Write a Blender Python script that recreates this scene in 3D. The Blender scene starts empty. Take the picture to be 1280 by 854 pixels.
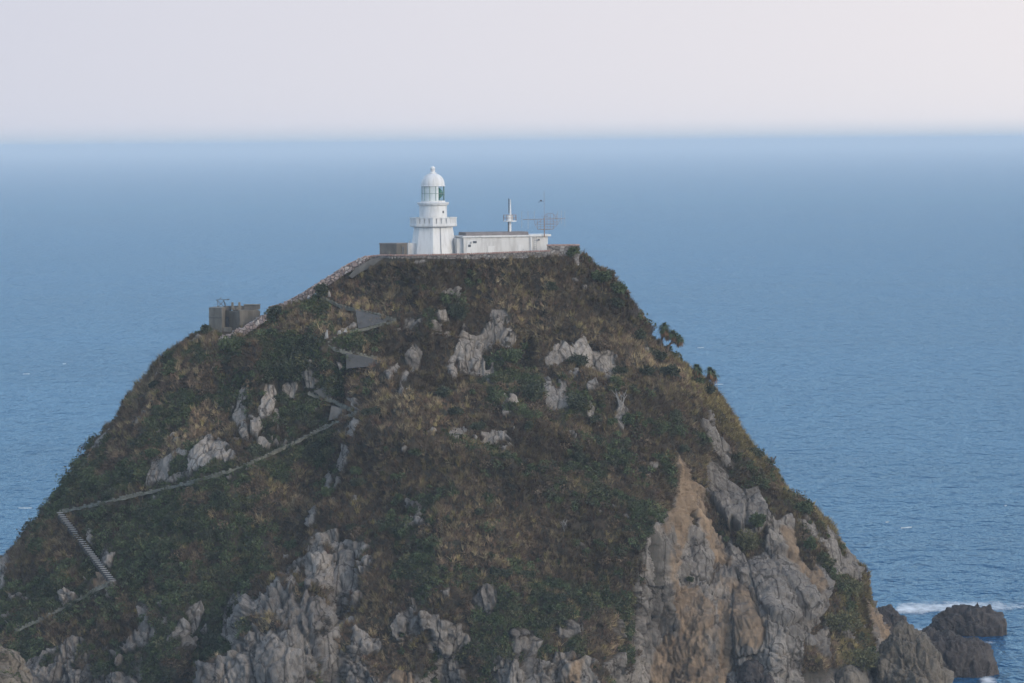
import bpy, math, random
import numpy as np
from mathutils import Matrix, Vector
S = bpy.context.scene
COL = S.collection
rad = math.radians

# ------------------------------------------------------------------ camera, sky, sun, exposure
F = 4880.0                       # focal length in photograph pixels (1280 wide)
CAM_H = 76.0
HZ = 178.5                       # pixel row of the eye-level line at mid width
PITCH = math.atan((427 - HZ) / F)
ROLL = rad(-0.5)
R3 = (Matrix.Rotation(math.pi / 2 - PITCH, 3, 'X') @ Matrix.Rotation(ROLL, 3, 'Z'))
cam = bpy.data.objects.new('camera', bpy.data.cameras.new('camera'))
COL.objects.link(cam)
cam.matrix_world = Matrix.Translation((0, 0, CAM_H)) @ R3.to_4x4()
cam.data.sensor_width = 36.0
cam.data.lens = 36.0 * F / 1280
cam.data.clip_start = 1.0
cam.data.clip_end = 300000.0
S.camera = cam

SUN_EL, SUN_AZ = 22.0, 130.0     # azimuth clockwise from +Y (the view direction): light comes from the right
wd = bpy.data.worlds.new('World'); S.world = wd; wd.use_nodes = True
nt = wd.node_tree; nt.nodes.clear()
wo = nt.nodes.new('ShaderNodeOutputWorld'); bg = nt.nodes.new('ShaderNodeBackground')
sky = nt.nodes.new('ShaderNodeTexSky'); sky.sky_type = 'NISHITA'; sky.sun_disc = False
sky.sun_elevation = rad(SUN_EL); sky.sun_rotation = rad(SUN_AZ)
sky.altitude = 80; sky.air_density = 1.2; sky.dust_density = 1.5; sky.ozone_density = 2.0
# hazy pale band low over the horizon
tc = nt.nodes.new('ShaderNodeTexCoord'); sp = nt.nodes.new('ShaderNodeSeparateXYZ')
nt.links.new(tc.outputs['Generated'], sp.inputs[0])
rp = nt.nodes.new('ShaderNodeMapRange'); rp.interpolation_type = 'SMOOTHSTEP'
rp.inputs[1].default_value = 0.035; rp.inputs[2].default_value = 0.16
rp.inputs[3].default_value = 1.0; rp.inputs[4].default_value = 0.0
nt.links.new(sp.outputs['Z'], rp.inputs[0])
side = nt.nodes.new('ShaderNodeMapRange')
side.inputs[1].default_value = -0.14; side.inputs[2].default_value = 0.14
nt.links.new(sp.outputs['X'], side.inputs[0])
hz = nt.nodes.new('ShaderNodeMix'); hz.data_type = 'RGBA'
hz.inputs['A'].default_value = (3.15, 3.20, 3.62, 1); hz.inputs['B'].default_value = (4.05, 3.85, 3.95, 1)
nt.links.new(side.outputs[0], hz.inputs['Factor'])
mx = nt.nodes.new('ShaderNodeMix'); mx.data_type = 'RGBA'
nt.links.new(rp.outputs[0], mx.inputs['Factor'])
sky_fill = nt.nodes.new('ShaderNodeMix'); sky_fill.data_type = 'RGBA'; sky_fill.blend_type = 'ADD'; sky_fill.inputs['Factor'].default_value = 1.0
sky_fill.inputs['B'].default_value = (1.5, 1.6, 1.75, 1)      # even brightness added above the low band, for fill light
nt.links.new(sky.outputs[0], sky_fill.inputs['A'])
nt.links.new(sky_fill.outputs['Result'], mx.inputs['A']); nt.links.new(hz.outputs['Result'], mx.inputs['B'])
lowf = nt.nodes.new('ShaderNodeMapRange'); lowf.interpolation_type = 'SMOOTHSTEP'   # far sea haze blends into the sky
lowf.inputs[1].default_value = -0.002; lowf.inputs[2].default_value = 0.0062
nt.links.new(sp.outputs['Z'], lowf.inputs[0])
mx2 = nt.nodes.new('ShaderNodeMix'); mx2.data_type = 'RGBA'
mx2.inputs['A'].default_value = (2.45, 2.80, 3.20, 1)
nt.links.new(lowf.outputs[0], mx2.inputs['Factor']); nt.links.new(mx.outputs['Result'], mx2.inputs['B'])
nt.links.new(mx2.outputs['Result'], bg.inputs['Color'])
bg.inputs['Strength'].default_value = 0.15
nt.links.new(bg.outputs[0], wo.inputs['Surface'])

sl = bpy.data.lights.new('sun', 'SUN'); sl.energy = 0.5; sl.angle = rad(14); sl.color = (1.0, 0.84, 0.68)
so = bpy.data.objects.new('sun', sl); COL.objects.link(so)
_a, _e = rad(SUN_AZ), rad(SUN_EL)
sun_dir = Vector((math.sin(_a) * math.cos(_e), math.cos(_a) * math.cos(_e), math.sin(_e)))
so.rotation_euler = sun_dir.to_track_quat('Z', 'Y').to_euler()
so.location = (200, 400, 300)

S.view_settings.view_transform = 'Standard'; S.view_settings.look = 'None'
S.view_settings.gamma = 1.0; S.view_settings.use_curve_mapping = False
S.view_settings.exposure = 0.5
S.render.engine = 'CYCLES'
S.cycles.use_denoising = True
S.cycles.volume_bounces = 1
S.cycles.max_bounces = 6

RN = np.random.RandomState(7)
random.seed(7)
RM = np.array(R3)
CAMP = np.array([0, 0, CAM_H])

# ------------------------------------------------------------------ helpers: measuring, noise
def at(px, py, Y):
    """the point at distance Y (along world y) seen at photograph pixel (px, py)"""
    d = RM @ np.array([(px - 640) / F, (427 - py) / F, -1.0])
    return CAMP + d * (Y / d[1])

def proj(P):
    q = (P - CAMP) @ RM
    return 640 + F * q[..., 0] / -q[..., 2], 427 - F * q[..., 1] / -q[..., 2]

def _h(ix, iy, iz, seed):
    h = (ix.astype(np.int64) * 374761393 + iy.astype(np.int64) * 668265263 + iz.astype(np.int64) * 2147483647 + seed * 974634533) & 0xFFFFFFFF
    h = ((h ^ (h >> 13)) * 1274126177) & 0xFFFFFFFF
    h = ((h ^ (h >> 16)) * 2246822519) & 0xFFFFFFFF
    h = h ^ (h >> 15)
    return (h & 0xFFFFFF).astype(np.float32) / 16777215.0

def vnoise(P, seed=0):
    f = np.floor(P); i = f.astype(np.int64); t = (P - f).astype(np.float32)
    t = t * t * t * (t * (t * 6 - 15) + 10)
    r = 0
    for dx in (0, 1):
        wx = t[:, 0] if dx else 1 - t[:, 0]
        for dy in (0, 1):
            wy = t[:, 1] if dy else 1 - t[:, 1]
            for dz in (0, 1):
                wz = t[:, 2] if dz else 1 - t[:, 2]
                r = r + wx * wy * wz * _h(i[:, 0] + dx, i[:, 1] + dy, i[:, 2] + dz, seed)
    return r * 2 - 1

def fbm(P, octs=4, seed=0, gain=0.5, lac=2.03):
    a, r = 1.0, 0
    for o in range(octs):
        r = r + a * vnoise(P * lac ** o + 17.3 * o, seed + o)
        a *= gain
    return r

def ridged(P, octs=4, seed=0):
    a, r = 1.0, 0
    for o in range(octs):
        r = r + a * (1 - 2 * np.abs(vnoise(P * 2.07 ** o + 9.1 * o, seed + o)))
        a *= 0.5
    return r

def voro(P, seed=0):
    """F1, F2, cell hash and offset to the nearest point"""
    i = np.floor(P).astype(np.int64)
    n = len(P)
    f1 = np.full(n, 9.0, np.float32); f2 = np.full(n, 9.0, np.float32)
    cid = np.zeros(n, np.float32); off = np.zeros((n, 3), np.float32)
    for dx in (-1, 0, 1):
        for dy in (-1, 0, 1):
            for dz in (-1, 0, 1):
                a, b, c = i[:, 0] + dx, i[:, 1] + dy, i[:, 2] + dz
                q = np.stack([a + _h(a, b, c, seed), b + _h(a, b, c, seed + 1), c + _h(a, b, c, seed + 2)], 1)
                o = (P - q).astype(np.float32)
                d = 0.35 * np.sqrt((o * o).sum(1)) + 0.65 * np.abs(o).max(1)
                m = d < f1
                f2 = np.where(m, f1, np.minimum(f2, d))
                f1 = np.where(m, d, f1)
                cid = np.where(m, _h(a, b, c, seed + 3), cid)
                off = np.where(m[:, None], o, off)
    return f1, f2, cid, off

def cellrnd(cid, k):
    x = np.sin(cid * 913.7 * (k + 1) + k * 77.1) * 43758.5453
    return (x - np.floor(x)) * 2 - 1

def facets(P, seed, tilt):
    """blocky broken rock: each cell is a tilted plane with its own height, cracks between cells"""
    f1, f2, cid, off = voro(P, seed)
    h = cellrnd(cid, 0) + tilt * (cellrnd(cid, 1) * off[:, 0] + cellrnd(cid, 2) * off[:, 1] + cellrnd(cid, 3) * off[:, 2])
    crack = np.clip((f2 - f1) / 0.07, 0, 1)
    return h, crack, cid

def sm(a, b, x):
    t = np.clip((x - a) / (b - a), 0, 1)
    return t * t * (3 - 2 * t)

def poly_sd(px, py, poly):
    """signed distance, positive inside"""
    n = len(poly); d2 = np.full(px.shape, 1e9); ins = np.zeros(px.shape, bool)
    for k in range(n):
        x0, y0 = poly[k]; x1, y1 = poly[(k + 1) % n]
        ex, ey = x1 - x0, y1 - y0
        t = np.clip(((px - x0) * ex + (py - y0) * ey) / (ex * ex + ey * ey + 1e-9), 0, 1)
        d2 = np.minimum(d2, (px - x0 - t * ex) ** 2 + (py - y0 - t * ey) ** 2)
        c = ((y0 > py) != (y1 > py))
        ins ^= c & (px < (x1 - x0) * (py - y0) / ((y1 - y0) if y1 != y0 else 1e-9) + x0)
    d = np.sqrt(d2)
    return np.where(ins, d, -d)

def line_d(px, py, line):
    d2 = np.full(px.shape, 1e9)
    for (x0, y0), (x1, y1) in zip(line[:-1], line[1:]):
        ex, ey = x1 - x0, y1 - y0
        t = np.clip(((px - x0) * ex + (py - y0) * ey) / (ex * ex + ey * ey + 1e-9), 0, 1)
        d2 = np.minimum(d2, (px - x0 - t * ex) ** 2 + (py - y0 - t * ey) ** 2)
    return np.sqrt(d2)

# ------------------------------------------------------------------ helpers: objects
def tag(o, label=None, cat=None, group=None, kind=None):
    if label: o['label'] = label
    if cat: o['category'] = cat
    if group: o['group'] = group
    if kind: o['kind'] = kind
    return o

def empty(name, loc, rz=0.0):
    o = bpy.data.objects.new(name, None); COL.objects.link(o)
    o.location = [float(c) for c in loc]; o.rotation_euler = (0, 0, rz)
    o.empty_display_size = 0.5
    return o

def link_mesh(name, me, mat, parent=None):
    o = bpy.data.objects.new(name, me); COL.objects.link(o)
    if mat: me.materials.append(mat)
    if parent: o.parent = parent
    return o

def np_mesh(name, V, Fc, smooth=True, attrs=None):
    """V (n,3), Fc (m,k) all faces the same size; attrs: name -> (n,4) point colours"""
    me = bpy.data.meshes.new(name)
    V = np.ascontiguousarray(V, np.float32); Fc = np.ascontiguousarray(Fc, np.int32)
    m, k = Fc.shape
    me.vertices.add(len(V)); me.vertices.foreach_set('co', V.ravel())
    me.loops.add(m * k); me.loops.foreach_set('vertex_index', Fc.ravel())
    me.polygons.add(m)
    me.polygons.foreach_set('loop_start', np.arange(0, m * k, k, dtype=np.int32))
    me.polygons.foreach_set('loop_total', np.full(m, k, np.int32))
    if smooth: me.polygons.foreach_set('use_smooth', np.ones(m, bool))
    me.update(calc_edges=True)
    for an, av in (attrs or {}).items():
        at_ = me.attributes.new(an, 'FLOAT_COLOR', 'POINT')
        at_.data.foreach_set('color', np.ascontiguousarray(av, np.float32).ravel())
    return me

class MB:
    def __init__(s): s.v = []; s.f = []
    def add(s, V, Fc):
        b = len(s.v); s.v += [tuple(float(c) for c in v) for v in V]; s.f += [tuple(b + i for i in f) for f in Fc]; return s
    def box(s, c, sz, rz=0.0, M=None, jit=0.0, taper=1.0):
        x, y, z = sz[0] / 2, sz[1] / 2, sz[2] / 2
        ca, sa = math.cos(rz), math.sin(rz); V = []
        for dz in (-1, 1):
            k = taper if dz > 0 else 1.0
            for dx, dy in ((-1, -1), (1, -1), (1, 1), (-1, 1)):
                a, b, h = dx * x * k, dy * y * k, dz * z
                if jit: a += random.uniform(-jit, jit); b += random.uniform(-jit, jit); h += random.uniform(-jit, jit)
                p = Vector((a, b, h))
                if M is not None: p = M @ p
                else: p = Vector((a * ca - b * sa, a * sa + b * ca, h))
                V.append((p.x + c[0], p.y + c[1], p.z + c[2]))
        return s.add(V, [(3, 2, 1, 0), (4, 5, 6, 7), (0, 1, 5, 4), (1, 2, 6, 5), (2, 3, 7, 6), (3, 0, 4, 7)])
    def tube(s, pts, r, n=8):
        pts = [Vector([float(c) for c in p]) for p in pts]; R = r if isinstance(r, (list, tuple)) else [r] * len(pts)
        V = []; Fc = []
        for i, p in enumerate(pts):
            t = (pts[min(i + 1, len(pts) - 1)] - pts[max(i - 1, 0)]).normalized()
            u = t.orthogonal().normalized() if i == 0 else (u - t * u.dot(t)).normalized()
            w = t.cross(u)
            for k in range(n):
                a = 2 * math.pi * k / n
                V.append(p + (u * math.cos(a) + w * math.sin(a)) * R[i])
        for i in range(len(pts) - 1):
            for k in range(n):
                Fc.append((i * n + k, i * n + (k + 1) % n, (i + 1) * n + (k + 1) % n, (i + 1) * n + k))
        Fc.append(tuple(range(n - 1, -1, -1))); Fc.append(tuple((len(pts) - 1) * n + k for k in range(n)))
        return s.add(V, Fc)
    def lathe(s, prof, n=48, a0=0.0, cap=True):
        V = []; Fc = []
        for r, z in prof:
            for k in range(n):
                a = a0 + 2 * math.pi * k / n
                V.append((r * math.cos(a), r * math.sin(a), z))
        for i in range(len(prof) - 1):
            for k in range(n):
                Fc.append((i * n + k, i * n + (k + 1) % n, (i + 1) * n + (k + 1) % n, (i + 1) * n + k))
        if cap:
            Fc.append(tuple(range(n - 1, -1, -1))); Fc.append(tuple((len(prof) - 1) * n + k for k in range(n)))
        return s.add(V, Fc)
    def build(s, name, mat, parent=None, smooth=False, bevel=0.0):
        me = bpy.data.meshes.new(name); me.from_pydata(s.v, [], s.f); me.update()
        if smooth:
            me.polygons.foreach_set('use_smooth', [True] * len(me.polygons))
            me.set_sharp_from_angle(angle=rad(38))
        o = link_mesh(name, me, mat, parent)
        if bevel:
            m = o.modifiers.new('bevel', 'BEVEL'); m.width = bevel; m.segments = 2; m.limit_method = 'ANGLE'
        return o

# ------------------------------------------------------------------ materials
def mat_new(name):
    m = bpy.data.materials.new(name); m.use_nodes = True
    n = m.node_tree; b = n.nodes['Principled BSDF']
    return m, n, b

def noise_node(n, scale, detail=4, rough=0.6, coord='Object', stretch=None):
    t = n.nodes.new('ShaderNodeTexCoord'); x = n.nodes.new('ShaderNodeTexNoise')
    x.inputs['Scale'].default_value = scale; x.inputs['Detail'].default_value = detail; x.inputs['Roughness'].default_value = rough
    if stretch:
        mp = n.nodes.new('ShaderNodeMapping'); mp.inputs['Scale'].default_value = stretch
        n.links.new(t.outputs[coord], mp.inputs[0]); n.links.new(mp.outputs[0], x.inputs['Vector'])
    else:
        n.links.new(t.outputs[coord], x.inputs['Vector'])
    return x

def ramp(n, src, stops):
    r = n.nodes.new('ShaderNodeValToRGB'); e = r.color_ramp.elements
    while len(e) < len(stops): e.new(0.5)
    for k, (p, c) in enumerate(stops): e[k].position = p; e[k].color = (*c, 1)
    n.links.new(src, r.inputs[0]); return r

def mixc(n, fac, a, b, mode='MIX'):
    m = n.nodes.new('ShaderNodeMix'); m.data_type = 'RGBA'; m.blend_type = mode
    for s_, v in (('Factor', fac), ('A', a), ('B', b)):
        if isinstance(v, (int, float)): m.inputs[s_].default_value = v
        elif isinstance(v, tuple): m.inputs[s_].default_value = (*v, 1)
        else: n.links.new(v, m.inputs[s_])
    return m.outputs['Result']

def bump(n, b, src, dist, strength=1.0):
    k = n.nodes.new('ShaderNodeBump'); k.inputs['Distance'].default_value = dist; k.inputs['Strength'].default_value = strength
    n.links.new(src, k.inputs['Height']); n.links.new(k.outputs[0], b.inputs['Normal']); return k

def simple(name, c0, c1, scale=1.0, rough=0.8, bmp=0.0, stretch=None, metallic=0.0, lo=0.35, hi=0.65):
    m, n, b = mat_new(name)
    x = noise_node(n, scale, 6, 0.65, stretch=stretch)
    r = ramp(n, x.outputs[0], [(lo, c0), (hi, c1)])
    n.links.new(r.outputs[0], b.inputs['Base Color']); b.inputs['Roughness'].default_value = rough
    b.inputs['Metallic'].default_value = metallic
    if bmp: bump(n, b, x.outputs[0], bmp)
    return m

def stone_mat(name, cols, scale, rough=0.9):
    m, n, b = mat_new(name)
    t = n.nodes.new('ShaderNodeTexCoord'); v = n.nodes.new('ShaderNodeTexVoronoi'); v.inputs['Scale'].default_value = scale
    n.links.new(t.outputs['Object'], v.inputs['Vector'])
    sp_ = n.nodes.new('ShaderNodeSeparateColor'); n.links.new(v.outputs['Color'], sp_.inputs[0])
    r = ramp(n, sp_.outputs[0], [(k / (len(cols) - 1), c) for k, c in enumerate(cols)])
    x = noise_node(n, scale * 2.5, 4)
    c = mixc(n, 0.5, r.outputs[0], ramp(n, x.outputs[0], [(0.3, (0.35, 0.35, 0.35)), (0.7, (1, 1, 1))]).outputs[0], 'MULTIPLY')
    v2 = n.nodes.new('ShaderNodeTexVoronoi'); v2.feature = 'DISTANCE_TO_EDGE'; v2.inputs['Scale'].default_value = scale
    n.links.new(t.outputs['Object'], v2.inputs['Vector'])
    j = ramp(n, v2.outputs['Distance'], [(0.0, (0, 0, 0)), (0.09, (1, 1, 1))])
    c = mixc(n, j.outputs[0], (0.07, 0.06, 0.055), c)
    n.links.new(c, b.inputs['Base Color']); b.inputs['Roughness'].default_value = rough
    bump(n, b, j.outputs[0], 0.08)
    return m

M = {}
M['white'] = simple('white_paint', (0.48, 0.475, 0.46), (0.645, 0.645, 0.64), 1.6, 0.6, stretch=(1.4, 1.4, 0.25), lo=0.28, hi=0.52)
M['white_blind'] = simple('white_blind', (0.72, 0.73, 0.74), (0.82, 0.82, 0.82), 2.0, 0.8)
M['wall_white'] = simple('weathered_white_wall', (0.42, 0.41, 0.40), (0.60, 0.595, 0.585), 1.1, 0.7, stretch=(1.3, 1.3, 0.25), lo=0.28, hi=0.55)
M['roof_grey'] = simple('roof_grey', (0.15, 0.14, 0.14), (0.22, 0.20, 0.20), 1.2, 0.85)
M['grey_metal'] = simple('grey_metal', (0.26, 0.27, 0.28), (0.4, 0.4, 0.4), 4, 0.5)
M['grey_metal2'] = simple('thin_foam', (0.26, 0.32, 0.36), (0.45, 0.50, 0.53), 0.8, 0.9)
M['rust'] = simple('rusty_metal', (0.20, 0.13, 0.10), (0.36, 0.28, 0.24), 6, 0.8)
M['dark_metal'] = simple('dark_metal', (0.05, 0.05, 0.055), (0.10, 0.09, 0.08), 5, 0.7)
M['mast_white'] = simple('mast_white', (0.62, 0.62, 0.62), (0.78, 0.77, 0.75), 3, 0.6)
M['dark_glass'] = simple('dark_window', (0.06, 0.07, 0.08), (0.12, 0.13, 0.15), 2, 0.2)
M['frame_green'] = simple('green_frame', (0.16, 0.24, 0.22), (0.24, 0.33, 0.30), 3, 0.5)
M['lens'] = simple('lens_green', (0.02, 0.10, 0.08), (0.06, 0.22, 0.17), 3, 0.15)
M['concrete'] = simple('old_concrete', (0.095, 0.086, 0.072), (0.185, 0.168, 0.142), 0.9, 0.9, 0.02, stretch=(1, 1, 0.4))
M['concrete_dark'] = simple('stained_concrete', (0.075, 0.073, 0.068), (0.145, 0.135, 0.122), 0.8, 0.9, 0.02, stretch=(1, 1, 0.4))
M['wall_concrete'] = simple('retaining_concrete', (0.050, 0.050, 0.050), (0.085, 0.082, 0.080), 1.0, 0.9, 0.02)
M['path'] = simple('path_concrete', (0.07, 0.072, 0.055), (0.20, 0.195, 0.16), 1.5, 0.9)
M['step'] = simple('step_concrete', (0.19, 0.182, 0.17), (0.33, 0.315, 0.295), 2.0, 0.9)
M['coping'] = simple('red_coping', (0.26, 0.15, 0.12), (0.42, 0.30, 0.26), 2.5, 0.9)
M['stone'] = stone_mat('rubble_stone', [(0.20, 0.18, 0.16), (0.34, 0.29, 0.26), (0.26, 0.24, 0.22), (0.46, 0.42, 0.38)], 2.2)
M['pinkstone'] = stone_mat('pale_rubble', [(0.26, 0.20, 0.18), (0.44, 0.36, 0.33), (0.36, 0.28, 0.26), (0.56, 0.52, 0.49)], 1.6)
M['bark'] = simple('bark', (0.06, 0.045, 0.035), (0.13, 0.10, 0.08), 6, 0.95)
M['deadwood'] = simple('dead_wood', (0.22, 0.20, 0.18), (0.36, 0.34, 0.31), 6, 0.9)

def attr_mat(name, rough=0.9, var=0.5, scale=0.8, spec=0.15, trans=0.0):
    m, n, b = mat_new(name)
    a = n.nodes.new('ShaderNodeAttribute'); a.attribute_name = 'tint'
    x = noise_node(n, scale, 4)
    v = ramp(n, x.outputs[0], [(0.3, (1 - var, 1 - var, 1 - var)), (0.7, (1 + var * 0.5,) * 3)])
    c = mixc(n, 1.0, a.outputs['Color'], v.outputs[0], 'MULTIPLY')
    n.links.new(c, b.inputs['Base Color']); b.inputs['Roughness'].default_value = rough
    b.inputs['Specular IOR Level'].default_value = spec
    return m
M['leaf'] = attr_mat('leaves', 0.75, 0.4, 1.2)
M['grass'] = attr_mat('grass', 0.95, 0.45, 0.5, 0.05)

# lantern glass
m, n, b = mat_new('lantern_glass')
b.inputs['Base Color'].default_value = (0.95, 1.0, 0.99, 1); b.inputs['Roughness'].default_value = 0.03
b.inputs['Transmission Weight'].default_value = 1.0; b.inputs['IOR'].default_value = 1.1
M['glass'] = m

def rock_nodes(n, c_lo, c_mid, c_hi, c_och):
    """streaked cliff rock; returns colour and a bump height"""
    x = noise_node(n, 0.22, 8, 0.7, stretch=(1, 1, 0.45))
    g = ramp(n, x.outputs[0], [(0.28, c_lo), (0.5, c_mid), (0.72, c_hi)])
    y = noise_node(n, 1.6, 9, 0.78, stretch=(1.2, 1.2, 0.25))
    s = ramp(n, y.outputs[0], [(0.30, (0.36, 0.34, 0.33)), (0.48, (0.95, 0.94, 0.93)), (0.72, (1.25, 1.23, 1.2))])
    c = mixc(n, 0.85, g.outputs[0], s.outputs[0], 'MULTIPLY')
    # thin dark lines, crack shade painted along steep blocks, and pale lichen
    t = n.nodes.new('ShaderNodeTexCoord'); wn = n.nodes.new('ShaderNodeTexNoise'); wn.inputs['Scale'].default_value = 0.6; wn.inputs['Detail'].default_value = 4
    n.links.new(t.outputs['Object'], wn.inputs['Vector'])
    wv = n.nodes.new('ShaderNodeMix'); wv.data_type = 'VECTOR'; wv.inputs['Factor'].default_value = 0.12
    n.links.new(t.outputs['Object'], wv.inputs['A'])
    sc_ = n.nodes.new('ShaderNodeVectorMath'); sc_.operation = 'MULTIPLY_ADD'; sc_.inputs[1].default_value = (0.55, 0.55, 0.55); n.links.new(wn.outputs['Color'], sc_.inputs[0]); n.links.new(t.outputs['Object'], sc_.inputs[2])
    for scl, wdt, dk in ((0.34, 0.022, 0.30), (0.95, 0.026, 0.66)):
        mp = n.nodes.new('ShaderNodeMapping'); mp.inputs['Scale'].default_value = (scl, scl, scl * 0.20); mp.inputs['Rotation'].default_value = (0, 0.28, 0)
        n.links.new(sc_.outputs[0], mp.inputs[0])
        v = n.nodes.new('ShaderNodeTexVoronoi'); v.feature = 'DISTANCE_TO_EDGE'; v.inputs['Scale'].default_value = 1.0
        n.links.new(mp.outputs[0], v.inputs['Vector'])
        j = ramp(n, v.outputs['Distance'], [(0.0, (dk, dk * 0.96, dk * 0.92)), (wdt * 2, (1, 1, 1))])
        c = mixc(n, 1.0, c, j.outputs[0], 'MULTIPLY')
    li = noise_node(n, 2.8, 6, 0.7)
    lr = ramp(n, li.outputs[0], [(0.58, (1, 1, 1)), (0.72, (1.35, 1.35, 1.3))])
    c = mixc(n, 1.0, c, lr.outputs[0], 'MULTIPLY')
    return c, y

def headland_material():
    m, n, b = mat_new('headland')
    a = n.nodes.new('ShaderNodeAttribute'); a.attribute_name = 'mask'
    sp_ = n.nodes.new('ShaderNodeSeparateColor'); n.links.new(a.outputs['Color'], sp_.inputs[0])
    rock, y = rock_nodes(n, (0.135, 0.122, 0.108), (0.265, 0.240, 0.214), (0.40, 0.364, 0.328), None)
    xo = noise_node(n, 0.5, 6, 0.7, stretch=(1.3, 1.3, 0.25))
    och = ramp(n, xo.outputs[0], [(0.3, (0.135, 0.105, 0.078)), (0.5, (0.285, 0.208, 0.140)), (0.72, (0.41, 0.30, 0.20))])
    rock = mixc(n, sp_.outputs[1], rock, och.outputs[0])
    # per-block tone
    tone = ramp(n, sp_.outputs[2], [(0.0, (0.55, 0.54, 0.55)), (0.5, (0.95, 0.95, 0.95)), (1.0, (1.35, 1.33, 1.3))])
    rock = mixc(n, 1.0, rock, tone.outputs[0], 'MULTIPLY')
    # soil and litter under the plants
    v = noise_node(n, 0.35, 7, 0.65)
    soil = ramp(n, v.outputs[0], [(0.3, (0.028, 0.034, 0.022)), (0.5, (0.060, 0.048, 0.034)), (0.7, (0.105, 0.078, 0.050))])
    c = mixc(n, sp_.outputs[0], soil.outputs[0], rock)
    n.links.new(c, b.inputs['Base Color']); b.inputs['Roughness'].default_value = 0.92
    b.inputs['Specular IOR Level'].default_value = 0.2
    z = noise_node(n, 2.2, 9, 0.82, stretch=(1, 1, 0.4))
    bump(n, b, z.outputs[0], 0.45)
    return m
M['headland'] = headland_material()

def islet_material(name, lo, mid, hi):
    m, n, b = mat_new(name)
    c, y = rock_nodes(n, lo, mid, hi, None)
    n.links.new(c, b.inputs['Base Color']); b.inputs['Roughness'].default_value = 0.8
    z = noise_node(n, 2.2, 8, 0.75, stretch=(1, 1, 0.4)); bump(n, b, z.outputs[0], 0.3)
    return m
M['searock'] = islet_material('dark_sea_rock', (0.024, 0.021, 0.021), (0.052, 0.043, 0.041), (0.10, 0.084, 0.075))
M['searock_olive'] = islet_material('olive_sea_rock', (0.06, 0.052, 0.04), (0.125, 0.105, 0.08), (0.21, 0.175, 0.135))
M['tanrock'] = islet_material('tan_rock', (0.08, 0.072, 0.058), (0.16, 0.135, 0.105), (0.26, 0.22, 0.17))
M['greyrock'] = islet_material('grey_rock', (0.07, 0.064, 0.058), (0.14, 0.128, 0.116), (0.22, 0.20, 0.18))

# ------------------------------------------------------------------ sea
def sea():
    m = bpy.data.materials.new('sea_water'); m.use_nodes = True; n = m.node_tree; n.nodes.clear()
    out = n.nodes.new('ShaderNodeOutputMaterial'); mixs = n.nodes.new('ShaderNodeMixShader')
    body = n.nodes.new('ShaderNodeBsdfDiffuse'); gl = n.nodes.new('ShaderNodeBsdfGlossy'); fr = n.nodes.new('ShaderNodeFresnel')
    body.inputs['Color'].default_value = (0.005, 0.060, 0.148, 1)
    gl.inputs['Color'].default_value = (0.60, 0.84, 0.98, 1); gl.inputs['Roughness'].default_value = 0.2; fr.inputs['IOR'].default_value = 1.333
    w1 = noise_node(n, 1.0, 3, 0.55, stretch=(0.20, 0.10, 1))
    w2 = noise_node(n, 1.0, 4, 0.6, stretch=(0.50, 0.24, 1))
    w4 = noise_node(n, 1.0, 2, 0.5, stretch=(0.085, 0.038, 1))
    w3 = noise_node(n, 1.0, 2, 0.5, stretch=(0.004, 0.006, 1))
    def madd(src, k, add=None):
        a = n.nodes.new('ShaderNodeMath'); a.operation = 'MULTIPLY_ADD'; a.inputs[1].default_value = k; a.inputs[2].default_value = 0
        n.links.new(src, a.inputs[0])
        if add is not None: n.links.new(add, a.inputs[2])
        return a.outputs[0]
    hgt = madd(w4.outputs[0], 6.0, madd(w1.outputs[0], 5.0, madd(w2.outputs[0], 2.0)))
    bp = n.nodes.new('ShaderNodeBump'); bp.inputs['Distance'].default_value = 1.0; n.links.new(hgt, bp.inputs['Height'])
    for q in (body, gl, fr): n.links.new(bp.outputs[0], q.inputs['Normal'])
    half = madd(fr.outputs[0], 0.74)                 # unresolved wave slopes cut the mirror at grazing angles
    n.links.new(half, mixs.inputs[0]); n.links.new(body.outputs[0], mixs.inputs[1]); n.links.new(gl.outputs[0], mixs.inputs[2])
    n.links.new(mixs.outputs[0], out.inputs['Surface'])
    # gusts roughen some stretches of the water
    mr = n.nodes.new('ShaderNodeMapRange'); mr.inputs[1].default_value = 0.35; mr.inputs[2].default_value = 0.65
    mr.inputs[3].default_value = 0.19; mr.inputs[4].default_value = 0.26
    n.links.new(w3.outputs[0], mr.inputs[0]); n.links.new(mr.outputs[0], gl.inputs['Roughness'])
    rs = [0, 150, 300, 450, 600, 800, 1100, 1600, 2400, 4000, 7000, 12000, 20000, 34000, 58000]
    NA = 96; V = [(0, 0, 0)]; Fc = []
    for r in rs[1:]:
        for k in range(NA):
            a = 2 * math.pi * k / NA; V.append((r * math.cos(a), r * math.sin(a), 0))
    me = bpy.data.meshes.new('sea')
    for k in range(NA): Fc.append((0, 1 + k, 1 + (k + 1) % NA))
    for i in range(len(rs) - 2):
        for k in range(NA):
            Fc.append((1 + i * NA + k, 1 + (i + 1) * NA + k, 1 + (i + 1) * NA + (k + 1) % NA, 1 + i * NA + (k + 1) % NA))
    me.from_pydata(V, [], Fc); me.update()
    tag(link_mesh('sea', me, m), kind='structure')
sea()

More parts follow.
